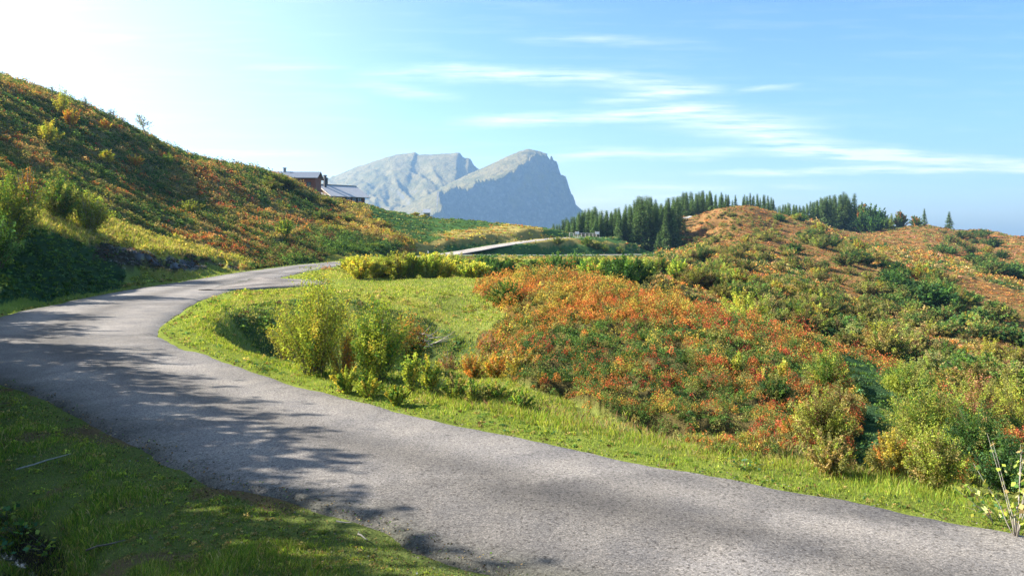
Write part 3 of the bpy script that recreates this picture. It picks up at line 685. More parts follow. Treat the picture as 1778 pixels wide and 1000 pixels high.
def hero(name, px, Y, h, w, shoots, per, leaf, pal, pw, seed, label, cat, group=None, dz=0, r0=.012, twig=None, **k):
    x = PX(px, Y); z = H(x, Y)[0]
    root = empty(name, (x, Y, z + dz), 0, label, cat, group)
    V, c, L = shrub_np(h, w, shoots, per, leaf, pal, pw, seed, **k)
    quad_obj('foliage', V, c, M_LEAF, root).color = (1.15, 1.14, 1.08, 1) if px < 1300 else (1.04, 1.04, 1.0, 1); stems(L, r0, twig or M_BARK, root)
    return root
# ------------------------------------------------------------------ shrubs near the road
hero('shrub', 545, 16.9, 2.35, 2.0, 190, 110, .046, ['yg', 'ol', 'yl', 'gr'], [6, 2, 2, 1.5], 11, 'tall airy yellow-green shrub, left one of the pair on the inner verge', 'shrub', r0=.014)
hero('shrub', 596, 16.6, 1.1, .8, 30, 70, .05, ['og', 'yl', 'ol'], [3, 3, 2], 12, 'small rust-coloured shrub tucked under the tall yellow-green one at the bend', 'shrub')
hero('shrub', 655, 16.2, 1.95, 1.35, 110, 100, .054, ['gr', 'yg', 'yl'], [4, 6, 1], 13, 'leafy fresh green shrub, right one of the pair on the inner verge', 'shrub')
hero('shrub', 650, 20.5, 2.35, 2.3, 140, 130, .045, ['ol', 'yg', 'dk'], [5, 2, 2], 14, 'broad olive shrub standing behind the leafy green one inside the bend', 'shrub')
hero('shrub', 708, 23.6, 2.2, 1.2, 90, 110, .06, ['dk', 'gr'], [6, 1], 15, 'dense dark green bush with ochre tips beside the olive shrub in the hollow', 'bush', topcol='og', upr=.35)
hero('shrub', 500, 19.5, 1.7, 1.1, 50, 80, .055, ['yg', 'ol', 'yl'], [3, 3, 1], 16, 'thin yellow-green shrub over the shaded hollow, left of the tall pair', 'shrub')
for i, (px, Y, h, w, lab) in enumerate([(600, 15.0, .55, .7, 'low bright yellow-green herb clump at the foot of the tall shrub pair'), (640, 14.6, .5, .8, 'low lime and yellow herb clump in front of the leafy green shrub'),
        (715, 14.9, .95, .42, 'slim lime-green sapling with bare gaps right of the shrub pair'), (748, 15.2, .85, .5, 'slim bright green sapling on the verge, right of its slimmer neighbour'),
        (690, 13.9, .4, .5, 'small lime herb tuft at the road verge below the slim saplings')]):
    hero('sapling' if i in (2, 3) else 'herb_clump', px, Y, h, w, 26, 60, .06, ['yg', 'yl', 'gr'], [6, 2, 2], 20 + i, lab, 'sapling' if i in (2, 3) else 'herb clump', upr=.4, r0=.006)
for i, (px, Y, h, w) in enumerate([(790, 14.6, .55, .8), (825, 14.4, .5, .8), (862, 14.8, .45, .9), (905, 13.9, .35, .6)]):
    hero('shrub', px, Y, h, w, 40, 60, .045, ['ol', 'gr', 'yg', 'tn'], [3, 3, 2, 1], 30 + i, 'low green and tan shrub in the row on the verge below the hollow', 'shrub', 'low shrubs along the verge below the hollow', r0=.005)
for i, (px, Y, h, w) in enumerate([(778, 27.5, 1.0, 1.0), (815, 26.5, .9, 1.2), (850, 27.5, .8, .9)]):
    hero('shrub', px, Y, h, w, 80, 34, .05, ['br', 'ol', 'pk', 'yg'], [3, 2, 2, 1], 40 + i, 'brownish half-bare shrub on the far rim of the hollow', 'shrub', 'half-bare shrubs on the rim of the hollow', r0=.009, twig=M_TWIG)
for i, (px, Y, h, w) in enumerate([(820, 19.2, .75, .9), (862, 18.6, .7, .9), (905, 18.0, .7, .9)]):
    hero('shrub', px, Y, h, w, 60, 60, .045, ['og', 'yl', 'ol', 'tn'], [4, 3, 3, 2], 46 + i, 'orange-tan twiggy shrub at the left foot of the orange mound', 'shrub', 'orange-tan shrubs at the foot of the mound', r0=.006)
hero('bush', 880, 34, 1.15, 2.0, 90, 100, .07, ['ol', 'gr', 'dk'], [3, 3, 3], 50, 'rounded olive-green bush set among orange heath near the top of the mound', 'bush', upr=.6)
for i, (px, Y, h, w, sh, pal, pw, lab) in enumerate([
    (1428, 11.6, 1.08, 1.05, 170, ['ol', 'yg', 'tn', 'br'], [5, 3, 1, 1], 'large rounded olive shrub by the road, standing behind a smaller tan-tipped one'),
    (1440, 10.3, .62, .78, 90, ['ol', 'tn', 'yg'], [4, 3, 2], 'smaller rounded tan-tipped shrub in front of the large olive one by the road'),
    (1458, 15.5, .85, .85, 80, ['ol', 'tn', 'br'], [4, 2, 2], 'small rounded olive-brown shrub up the gully behind the large olive one'),
    (1440, 19.0, 1.1, 1.3, 90, ['gr', 'ol', 'yg'], [4, 2, 2], 'green shrub high in the gully at the right end of the red heath'),
    (1572, 18.0, 1.0, 1.6, 120, ['gr', 'yg', 'ol'], [3, 4, 2], 'wide yellow-green shrub on the far side of the gully'),
    (1612, 12.4, 1.35, 1.5, 200, ['yg', 'ol', 'gr'], [4, 4, 2], 'widest dome-shaped green shrub on the right, behind the pale cone-shaped one'),
    (1622, 9.95, .98, .85, 130, ['yg', 'ol', 'tn'], [5, 3, 1], 'pale green cone-shaped shrub at the verge on the right'),
    (1545, 10.4, .75, .7, 90, ['ol', 'yl', 'og'], [4, 2, 1], 'ochre-green shrub at the verge, left of the pale cone-shaped one'),
    (1700, 11.5, 1.15, 1.0, 120, ['dk', 'gr', 'ol'], [5, 3, 1], 'dark green shrub in shade at the right, beyond the spindly sapling'),
    (1750, 10.6, .9, 1.0, 110, ['dk', 'gr', 'bg'], [5, 3, 2], 'dark shaded shrub at the right edge of the photograph behind the spindly sapling'),
    (1690, 15.5, 1.2, 1.4, 90, ['ol', 'pk', 'br', 'yg'], [3, 2, 2, 2], 'mauve-brown and olive shrub above the dark shaded ones on the right'),
    (1760, 17, 1.5, 1.4, 90, ['yg', 'ol', 'yl'], [4, 3, 1], 'yellow-green shrub higher up at the right edge, before the wooded slope'),
    (1385, 12.2, .5, .8, 60, ['ol', 'yg', 'og'], [3, 2, 2], 'low ochre and olive shrub between the red heath and the large olive shrub'),
    (1345, 17, .8, 1.0, 70, ['dk', 'ol', 'gr'], [3, 3, 2], 'feathery dark olive shrub standing in the red heath')]):
    hero('shrub', px, Y, h * .9, w, sh, 120, .022 + Y * .0007, pal, pw, 60 + i, lab, 'shrub', r0=.006, upr=.55)
for i, (px, Y, h) in enumerate([(1280, 19.5, .75), (1325, 19.0, .62), (1358, 19.6, .7), (1212, 24, .8)]):
    hero('sapling', px, Y, h, .38, 14, 60, .06, ['yl', 'yg', (.5, .45, .12)], [3, 3, 3], 80 + i, ['pale yellow sapling, leftmost of three in the red heath', 'short yellow sapling, middle one of three in the red heath', 'pale yellow-green sapling, rightmost of three in the red heath', 'slim ochre sapling rising from the crest of the red heath'][i], 'sapling', upr=.35, r0=.005)
hero('shrub', 1292, 56, 3.6, 4.6, 110, 100, .15, ['yg', 'yl'], [6, 1], 88, 'bright yellow-green willow shrub just beyond the crest of the red heath', 'shrub', r0=.03)
# the spindly sapling with few large leaves at the right edge
def spindly(px, Y, seed, h, lab, n=7, lean=0, lw=.075):
    x = PX(px, Y); root = empty('sapling', (x, Y, H(x, Y)[0]), 0, lab, 'sapling'); r = np.random.default_rng(seed); L = []; P = []
    for i in range(n):
        hh = h * r.uniform(.6, 1); dx, dy = r.uniform(-.3, .3) * h + lean * h, r.uniform(-.2, .2) * h
        ln = [(dx * k ** 1.3 + r.normal() * .012, dy * k, hh * k) for k in (0, .25, .5, .75, 1)]; L.append(ln)
        for k in np.linspace(.3, 1, 13):
            j = min(int(k * 4), 3); a, b = np.array(ln[j]), np.array(ln[j + 1]); p = a + (b - a) * (k * 4 - j); P.append(p + r.normal(size=3) * .03)
    P = np.array(P); col = palette([(.5, .5, .2), 'yg', 'tn', 'gr'], [4, 4, 2, 2], len(P), r)
    V, c = leaf_quads(P, lw * r.uniform(.6, 1.2, len(P)), col, r, .75)
    quad_obj('foliage', V, c, M_LEAF, root); stems(L, .007, M_TWIG, root, n=5)
spindly(1765, 7.9, 5, 1.15, 'spindly pale sapling with few large leaves at the right edge of the photograph', 9)
spindly(1725, 8.3, 6, .55, 'short leaning twig with round leaves on the verge, left of the spindly pale sapling', 2, -.5)
# far side of the hollow: row of tall herbs and shrubs before the far road
rr = np.random.default_rng(90)
row = []
for px in np.arange(608, 840, 9): row.append((px + rr.uniform(-6, 6), rr.uniform(50, 72), rr.uniform(1.1, 1.9), rr.uniform(1.6, 2.6), 0))
for px in np.arange(640, 1190, 32): row.append((px + rr.uniform(-8, 8), rr.uniform(78, 104), rr.uniform(1.2, 2.6), rr.uniform(2.2, 3.6), 1))
for px in (850, 866, 880): row.append((px, rr.uniform(60, 66), rr.uniform(2.1, 2.5), 2.0, 2))
for px in np.arange(925, 1130, 14): row.append((px, rr.uniform(62, 78), rr.uniform(1.5, 2.5), rr.uniform(2, 3), 2 if rr.random() < .6 else 1))
RG = [(['yg', 'yl', 'ol'], [6, 2, 2], 'yellow-green upright shrub in the row behind the mown grass, left of the dark bush', 'yellow-green shrubs behind the mown grass'),
      (['gr', 'ol', 'yg'], [4, 3, 3], 'mid green shrub in the band between the mown grass and the far road', 'mid green shrubs before the far road'),
      (['dk', 'gr'], [5, 3], 'dark green shrub in the dense belt behind the top of the orange mound', 'dark shrubs behind the orange mound')]
protos = {}; PNP = {}; STUFF = []
def proto(kind, pal, pw, seeds, shoots=60, per=55, leaf=.075, **k):
    lst = []
    for s_ in seeds:
        V, c, L = shrub_np(1, 1.15, shoots, per, leaf, pal, pw, s_, **k)
        fo = quad_obj('foliage', V, c, M_LEAF, link=False); sm = stems(L, .012, M_BARK, None, link=False)
        lst.append((fo, sm))
    protos[kind] = lst
    PNP[kind] = [(lambda me: (np.array([v.co[:] for v in me.vertices]), np.array([d.color[:3] for d in me.color_attributes['Col'].data])))(lst[0][0])] if kind in ('ha', 'hb', 'hc', 'hd', 'he') else None
def plant(kind, x, y, h, w, label, cat, group, name='shrub', parts=True, r=rr, tint=.18, z=None, gain=1.0):
    fo, sm = protos[kind][r.integers(len(protos[kind]))]
    z = H(x, y)[0] if z is None else z
    root = bpy.data.objects.new(name, None if parts else fo); COL.objects.link(root)
    root.location = (x, y, z - .03 * h); root.rotation_euler = (0, 0, r.uniform(0, 6.28)); root.scale = (w, w, h)
    tag(root, label, cat, group)
    t = gain * math.exp(r.normal() * tint); cc = (t * math.exp(r.normal() * .08), t, t * math.exp(r.normal() * .08), 1)
    if parts:
        for nme, me in (('foliage', fo), ('stems', sm)):
            o = bpy.data.objects.new(nme, me); COL.objects.link(o); o.parent = root; o.color = cc
    else: root.color = cc
    return root
for i, (pal, pw, _, _) in enumerate(RG): proto('r%d' % i, pal, pw, [100 + i * 3, 101 + i * 3], 90, 85, .06, upr=.22 if i == 0 else .55)
for px, Y, h, w, k in row:
    tgt = (rr.uniform(447, 458) if rr.random() < .55 else rr.uniform(438, 447)) if k == 0 else rr.uniform(443, 457) if k == 1 else rr.uniform(437, 452)
    h = max(.7, pz(tgt, Y) - H(PX(px, Y), Y)[0])
    plant('r%d' % k, PX(px, Y), Y, h, w, RG[k][2], 'shrub', RG[k][3], gain=(1.4, 1.15, 1)[k])
# bushes on the mound between the two far roads
for i, (px, Y, h, w) in enumerate([(968, 184, 1.8, 3.0), (1020, 196, 2.4, 3.2), (1036, 197, 2.0, 3.4), (1050, 199, 1.8, 3), (1075, 204, 2.0, 3)]):
    plant('r1', PX(px, Y), Y, h, w, 'green bush on the face of the low grassy hump between the two far roads', 'bush', 'bushes on the hump between the far roads', 'bush')
# ------------------------------------------------------------------ left slope
hero('small_tree', 12, 36.5, 3.6, 3.2, 130, 130, .1, ['ol', 'gr', 'yg', 'dk'], [4, 3, 3, 2], 120, 'leafy small tree at the left edge on top of the shaded bank', 'tree', r0=.03, dz=-.2)
hero('shrub', -8, 33.5, 2.4, 2.6, 80, 90, .1, ['dk', 'gr', 'bg'], [4, 3, 2], 121, 'dark shrub on the shaded bank below the small tree at the left edge', 'shrub', r0=.02)
hero('shrub', 48, 45, 2.7, 1.6, 60, 60, .09, ['og', 'ol', 'br'], [2, 3, 3], 122, 'thin rusty half-bare shrub right of the small tree at the left edge', 'shrub', r0=.025, twig=M_TWIG)
hero('shrub', 104, 46.5, 3.1, 2.6, 120, 110, .1, ['ol', 'gr', 'dk'], [4, 3, 3], 123, 'rounded green shrub, left one of two above the yellow grass stripe', 'shrub', r0=.03)
hero('shrub', 155, 47.5, 2.9, 2.7, 120, 100, .1, ['ol', 'yg', 'gr'], [4, 3, 2], 124, 'rounded green shrub with pale stems, right one of two above the yellow grass stripe', 'shrub', r0=.03, twig=M_TWIG)
for i, (px, py, h, w, pal, lab) in enumerate([
    (108, 205, 3.9, 2.0, ['yg', 'yl'], 'tall yellow-green sapling high on the left slope'), (122, 222, 2.4, 2.0, ['yl', 'og'], 'orange-yellow bush just below the tall yellow-green sapling on the left slope'),
    (84, 250, 2.6, 2.4, ['yl', 'yg'], 'bright yellow bush on the left slope above the two rounded green shrubs'), (186, 285, 1.6, 1.8, ['yl', 'yg'], 'small yellow bush among red heath on the left slope'),
    (235, 292, 1.6, 2.2, ['yl', 'og'], 'yellow bush right of the red heath patch on the left slope'), (292, 292, 2.0, 1.5, ['yg', 'gr'], 'small light green bush alone in the middle of the left slope'),
    (495, 412, 2.2, 2.2, ['yg', 'gr'], 'light green bush low on the shaded slope above the road'), (182, 232, 1.8, 1.8, ['yl', 'og'], 'small golden bush near the skyline of the left slope'),
    (330, 372, 1.6, 2.6, ['ol', 'yg'], 'low olive bush on the lower left slope above the cut bank')]):
    h_ = hit(px, py, 40)
    if h_ is not None: hero('bush', CX + FPX * h_[0] / h_[1], h_[1], h, w, 40, 55, .16, pal, [1] * len(pal), 130 + i, lab, 'bush', r0=.02, upr=.4)
def bare_tree(px, Y, h, lab, seed, lean=.0, leaves=160):
    x = PX(px, Y); root = empty('thin_tree', (x, Y, H(x, Y)[0] - .1), 0, lab, 'tree'); r = np.random.default_rng(seed); L = []; P = []
    tr = [(lean * h * k, 0, h * k) for k in (0, .3, .6, .85, 1)]; mb = MB(); mb.tube(tr, [.08, .065, .045, .03, .01], 5); mb.build('trunk', M_BARK, root, smooth=True)
    for i in range(26):
        k = r.uniform(.25, .98); b = np.array([lean * h * k, 0, h * k]); a = r.uniform(0, 6.28); l = (1.05 - k) * h * .45 + .25
        t = b + np.array([math.cos(a) * l, math.sin(a) * l * .8, l * .55]); L.append([b, b + (t - b) * .5, t])
        for q in range(leaves // 26): P.append(b + (t - b) * r.uniform(.3, 1.05) + r.normal(size=3) * .12)
    mb = MB()
    for ln in L: mb.tube([tuple(p) for p in ln], [.025, .015, .006], 4)
    mb.build('branches', M_BARK, root)
    P = np.array(P); V, c = leaf_quads(P, .2, palette(['ol', 'gr', 'tn'], [2, 2, 1], len(P), r), r); quad_obj('foliage', V, c, M_LEAF, root)
bare_tree(256, 111.5, 4.0, 'thin wind-bent tree leaning left on the skyline of the left slope', 141, -.3, 420)
for i, (px, Y, h) in enumerate([(147, 103, 2.2), (190, 107, 1.8), (196, 108, 2.0), (213, 109, 1.3), (90, 99, 1.6)]):
    bare_tree(px, Y, h, ['bare small sapling left of the pair on the left skyline', 'bare sapling, left one of a close pair on the left skyline', 'bare sapling, right one of a close pair on the left skyline', 'tiny bare sapling between the close pair and the wind-bent tree', 'tiny bare sapling highest up on the left skyline'][i], 150 + i, .05, 26)
# ------------------------------------------------------------------ right hill shrubs
proto('ha', ['gr', 'dk', 'ol', 'br'], [3, 3, 4, 1], [160, 161, 162], 80, 120, .045)
proto('hb', ['ol', 'yg', 'gr', 'tn'], [6, 2, 2, 1.5], [163, 164, 165], 80, 120, .045)
proto('hc', ['ol', 'tn', 'br', 'yg'], [4, 2, 2, 2], [166, 167], 70, 110, .04)
proto('hd', ['dk', 'gr'], [4, 3], [168, 169], 80, 85, .062)
proto('he', ['yl', 'yg', 'og'], [3, 4, 1], [170, 171], 80, 85, .062)
REG = [([(1185, 374), (1300, 362), (1400, 410), (1330, 440), (1190, 430)], 225, 150, (.4, 1.6), 'hchbhcha', '', '!'),
  # polygon, ymin, count, h range, kinds, label, group
 ([(1190, 455), (1240, 430), (1330, 450), (1420, 520), (1500, 560), (1640, 610), (1778, 640), (1778, 715), (1640, 665), (1500, 610), (1380, 575), (1290, 545), (1200, 505)], 45, 130, (1.0, 2.7), 'hahbhbhchbhc', 'green shrub in the dense thicket on the slope right behind the red heath crest', 'shrubs of the thicket behind the red heath'),
 ([(1340, 372), (1400, 385), (1470, 420), (1560, 470), (1660, 500), (1700, 545), (1640, 550), (1540, 505), (1440, 450), (1380, 410)], 120, 66, (1.8, 4.2), 'hahdhdhb', 'dark green shrub in the long belt running down the middle of the right hill', 'shrubs of the belt down the middle of the right hill'),
 ([(1560, 470), (1778, 560), (1778, 630), (1600, 560), (1500, 520)], 90, 50, (1.6, 3.4), 'hahbhd', 'green shrub in the lower right-hand part of the right hill', '!'),
 ([(1620, 395), (1700, 405), (1778, 470), (1778, 540), (1680, 470), (1610, 430)], 200, 50, (1.8, 4.4), 'hahd', 'dark green shrub below the two lone spruces on the right hill', '!'),
 ([(1190, 420), (1330, 400), (1400, 470), (1340, 460), (1240, 445), (1190, 450)], 110, 60, (.8, 2.2), 'hbhchb', 'low olive shrub on the orange slope at the left foot of the right hill', '!'),
 ([(1380, 440), (1540, 500), (1700, 600), (1600, 590), (1440, 520)], 80, 80, (.9, 2.2), 'hchbha', 'scattered shrub on the open orange grass of the right hill', '!')]
PREF = []
for poly, ymin, cnt, (h0, h1), kinds, lab, grp in REG:
    ks = [kinds[i:i + 2] for i in range(0, len(kinds), 2)]; pa = np.array(poly, float); n = tries = 0
    while n < cnt and tries < 3000:
        tries += 1; px, py = rr.uniform(pa[:, 0].min(), pa[:, 0].max()), rr.uniform(pa[:, 1].min(), pa[:, 1].max())
        if not in_poly(np.array([px]), np.array([py]), poly)[0]: continue
        h_ = hit(px, py, ymin)
        if h_ is None: continue
        h = rr.uniform(h0, h1); k = ks[rr.integers(len(ks))]
        if rr.random() < .07: k = 'he'
        wd = h * rr.uniform(1.1, 1.9)
        if grp.startswith('!'):
            Vp, cp_ = PNP[k][0]; nq = len(Vp) // 4; pick = rr.choice(nq, nq // 4, False); V4 = Vp.reshape(-1, 4, 3)[pick]; ctr = V4.mean(1, keepdims=True); V4 = ctr + (V4 - ctr) * 1.7
            a_ = rr.uniform(0, 6.28); V4 = V4.reshape(-1, 3); V4 = np.stack([V4[:, 0] * math.cos(a_) - V4[:, 1] * math.sin(a_), V4[:, 0] * math.sin(a_) + V4[:, 1] * math.cos(a_), V4[:, 2]], 1) * np.array([wd, wd, h]) + np.array([h_[0], h_[1], h_[2] - .03 * h])
            STUFF.append((V4, cp_.reshape(-1, 4, 3)[pick].reshape(-1, 3) * math.exp(rr.normal() * .22)))
        else: plant(k, h_[0], h_[1], h, wd, lab, 'shrub', grp, parts=True, tint=.22)
        n += 1
tag(quad_obj('distant_shrubs', np.concatenate([a for a, b in STUFF]), np.concatenate([b for a, b in STUFF]), M_HEATH), kind='stuff')
for i, (px, py, h, w, k, lab) in enumerate([(1380, 440, 3.0, 4.6, 'hd', 'single round dark bush alone on the orange slope of the right hill'), (1490, 445, 5, 4.4, 'he', 'yellowish round tree at the upper end of the belt on the right hill'),
        (1215, 455, 3.2, 4.2, 'ha', 'round green bush just right of the bend where the far road ends'), (1665, 425, 2.5, 3.0, 'he', 'small lime bush below the right-hand lone spruce')]):
    h_ = hit(px, py, 60)
    if h_ is not None: plant(k, h_[0], h_[1], h, w, lab, 'bush', None, 'bush', tint=.05)
# ------------------------------------------------------------------ spruces
def spruce_np(seed, nb=300, per=15, R_=.2, ragged=.25, leaf=.036):
    r = np.random.default_rng(seed)
    zt = 1 - r.beta(1.0, 1.35, nb) * .96; tier = np.round(zt * 22) / 22; zt = zt * .35 + tier * .65
    ph = r.uniform(0, 6.283, nb); L = R_ * ((1 - zt) ** 1.12) * r.uniform(1 - ragged * 1.6, 1 + ragged * .5, nb) * (1 + .15 * np.sin(ph * 2 + seed)) + .012
    L = np.where(zt < .12, L * .7, L)
    t = r.uniform(.08, 1, (nb, per)); hx = L[:, None] * t
    x = hx * np.cos(ph)[:, None]; y = hx * np.sin(ph)[:, None]; z = zt[:, None] - hx * .32 + hx ** 2 / np.maximum(L[:, None], .02) * .16
    P = np.stack([x, y, z], -1) + r.normal(size=(nb, per, 3)) * np.array([.011, .011, .009]) * (1 + 1.2 * (1 - t[..., None]))
    P[..., 2] = np.maximum(P[..., 2], .01)
    P = P.reshape(-1, 3); n = len(P); ax = np.repeat(np.stack([np.cos(ph), np.sin(ph), np.full(nb, -.45)], 1), per, 0)
    col = np.array([.09, .145, .05]) * np.exp(r.normal(size=(nb, 1)) * .4); col = np.repeat(col, per, 0)
    return leaf_quads(P, leaf * r.uniform(.7, 1.5, n) * (1.1 - P[:, 2] * .88), col, r, .5, .9, .2, ax)
SP = []
for i, (rad, rg) in enumerate([(.17, .2), (.2, .3), (.15, .3), (.23, .25)]):
    V, c = spruce_np(180 + i, 330, 15, rad, rg); mb = MB(); mb.tube([(0, 0, -.03), (0, 0, .5), (0, 0, .985)], [.014, .009, .002], 5)
    SP.append((quad_obj('crown', V, c, M_NEEDLE, link=False), mb.build('trunk', M_BARK, None, link=False)))
def spruce(x, y, h, label, group=None, w=1, k=None, z=None, tint=None):
    cr, tk = SP[rr.integers(4) if k is None else k]; root = empty('spruce_tree', (x, y, (H(x, y)[0] if z is None else z) - .2), rr.uniform(0, 6.28), label, 'spruce', group)
    root.scale = (h * w, h * w, h); t = math.exp(rr.normal() * .14)
    for nme, me in (('crown', cr), ('trunk', tk)):
        o = bpy.data.objects.new(nme, me); COL.objects.link(o); o.parent = root; o.color = tint or (t * 1.05, t, t * .95, 1)
def wood(top, ys, step, label, group, jit=10, w=(.95, 1.45), hmin=5, hmax=26, ymin=0):
    tp = np.array(top, float)
    for Y in ys:
        px = tp[0, 0] + rr.uniform(0, step)
        while px < tp[-1, 0]:
            y = Y * rr.uniform(.985, 1.015); x = PX(px, y); z = H(x, y)[0]
            tpy = np.interp(px, tp[:, 0], tp[:, 1]) + abs(rr.normal()) * jit - 1 + (Y != ys[-1]) * 3 * rr.random()
            h = (HY - tpy) / FPX * y - z
            if h > hmin: spruce(x, y, min(h, hmax), label, group, rr.uniform(*w))
            px += step * rr.uniform(.6, 1.4) * (250 / Y) ** .5
wood([(956, 392), (980, 378), (1000, 371), (1022, 357), (1035, 355), (1050, 363), (1075, 358), (1098, 350), (1105, 341), (1135, 338), (1150, 352), (1160, 344), (1178, 341)], (252, 263, 275, 295, 320), 8.5, 'dark spruce in the dense wood behind the wooden railing and the far road hump', 'spruces of the dense wood behind the railing', ymin=230, hmax=24)
wood([(1176, 338), (1192, 330), (1215, 332), (1235, 330), (1262, 334), (1272, 345)], (316, 334, 350), 9, 'dark spruce in the group on the left shoulder of the right hill, above the footpath', 'spruces on the shoulder of the right hill', 5)
wood([(1290, 334), (1305, 333), (1320, 337), (1343, 343)], (334, 348), 8, 'dark spruce in the small tight group on the very top of the right hill', 'spruces in the tight group on the hilltop', 4)
wood([(1345, 358), (1365, 352), (1378, 352), (1395, 356), (1410, 348), (1440, 338), (1462, 333), (1470, 334), (1476, 345)], (385, 405, 428), 9, 'dark spruce in the long ridge wood right of the hilltop group', 'spruces of the ridge wood', 4)
wood([(1479, 337), (1484, 337)], (420,), 9, 'tall pointed spruce at the right end of the ridge wood, next to broadleaf trees', 'spruces next to the broadleaf trees', 1)
for px, Y, tpy, w, lab, k in [(1277, 330, 338, 1.3, 'single dark spruce in the gap between two groups on top of the right hill', 1), (1155, 243, 367, 1.1, 'broad front spruce at the right end of the dense wood, beside the footpath', 3), (1605, 418, 362, 1.2, 'lone slim spruce on the right hill, left one of two dark spruces', 1),
        (1648, 420, 367, 1.5, 'lone dense spruce on the right hill, right one of two dark spruces', 3), (1548, 385, 370, 1.5, 'olive-tinged spruce standing on orange grass in front of broadleaf trees', 3), (1143, 238, 403, 1.4, 'small bushy spruce right of the far road hump, in front of the dark wood', 3),
        (1378, 372, 357, 1.3, 'small lone spruce on the skyline left of the ridge wood', 3)]:
    x = PX(px, Y); z = H(x, Y)[0]; spruce(x, Y, (HY - tpy) / FPX * Y - z, lab, None, w, k, tint=(1.9, 1.5, 1, 1) if 'olive' in lab else None)
proto('bt', ['dk', 'gr'], [4, 3], [190, 191], 90, 60, .08, low=.2, upr=.55)
proto('bo', ['gr', 'ol', 'og'], [4, 3, 1], [192], 90, 60, .08, low=.2, upr=.55)
for px, Y, tpy, w, k in [(1478, 420, 354, 9, 'bt'), (1495, 418, 349, 10, 'bo'), (1512, 412, 352, 10, 'bt'), (1528, 408, 360, 9, 'bt'), (1500, 395, 365, 9, 'bt'), (1520, 390, 372, 8, 'bt'), (1540, 400, 376, 6, 'bt')]:
    x = PX(px, Y); z = H(x, Y)[0]; plant(k, x, Y, (HY - tpy) / FPX * Y - z, w, 'rounded dark broadleaf tree in the clump right of the ridge wood', 'tree', 'broadleaf trees right of the ridge wood', 'broadleaf_tree')
for px, Y, tpy, w, lab in [(1563, 410, 364, 7, 'broadleaf tree behind the olive-tinged spruce on the right hill'), (1590, 415, 373, 6, 'small round broadleaf tree left of the lone slim spruce')]:
    x = PX(px, Y); z = H(x, Y)[0]; plant('bo', x, Y, (HY - tpy) / FPX * Y - z, w, lab, 'tree', None, 'broadleaf_tree')
# trees beyond the left edge of the frame, whose shade lies on the road
proto('sh', ['gr', 'ol', 'dk'], [3, 3, 2], [195, 196], 120, 90, .05, low=.3, upr=.5, spread=.06)
proto('st', ['gr', 'ol', 'dk'], [3, 3, 2], [197], 70, 34, .045, low=.3, upr=.5, spread=.06)
for i, (x, y, h, w) in enumerate([(-13.2, 12.4, 7.0, 4.2), (-12.2, 10.4, 6.8, 4), (-15.6, 14.6, 7.0, 4.4), (-18, 17, 6.8, 4.4), (-21.5, 20.5, 7.2, 4.6), (-25, 25, 6.2, 4), (-12.5, 7.5, 7.6, 4.5), (-16, 9, 8.0, 4), (-11.6, 5.2, 6.2, 4.4), (-19, 13, 8, 5), (-26.5, 29, 4.6, 3.6)]):
    h *= 1.16 if i in (6, 7, 8) else .97
    plant('st' if i in (7, 8, 9) else 'sh', x, y, h, w, 'broadleaf tree left of the road bend, outside the photograph', 'tree', 'trees beyond the left edge', 'broadleaf_tree', tint=.05)
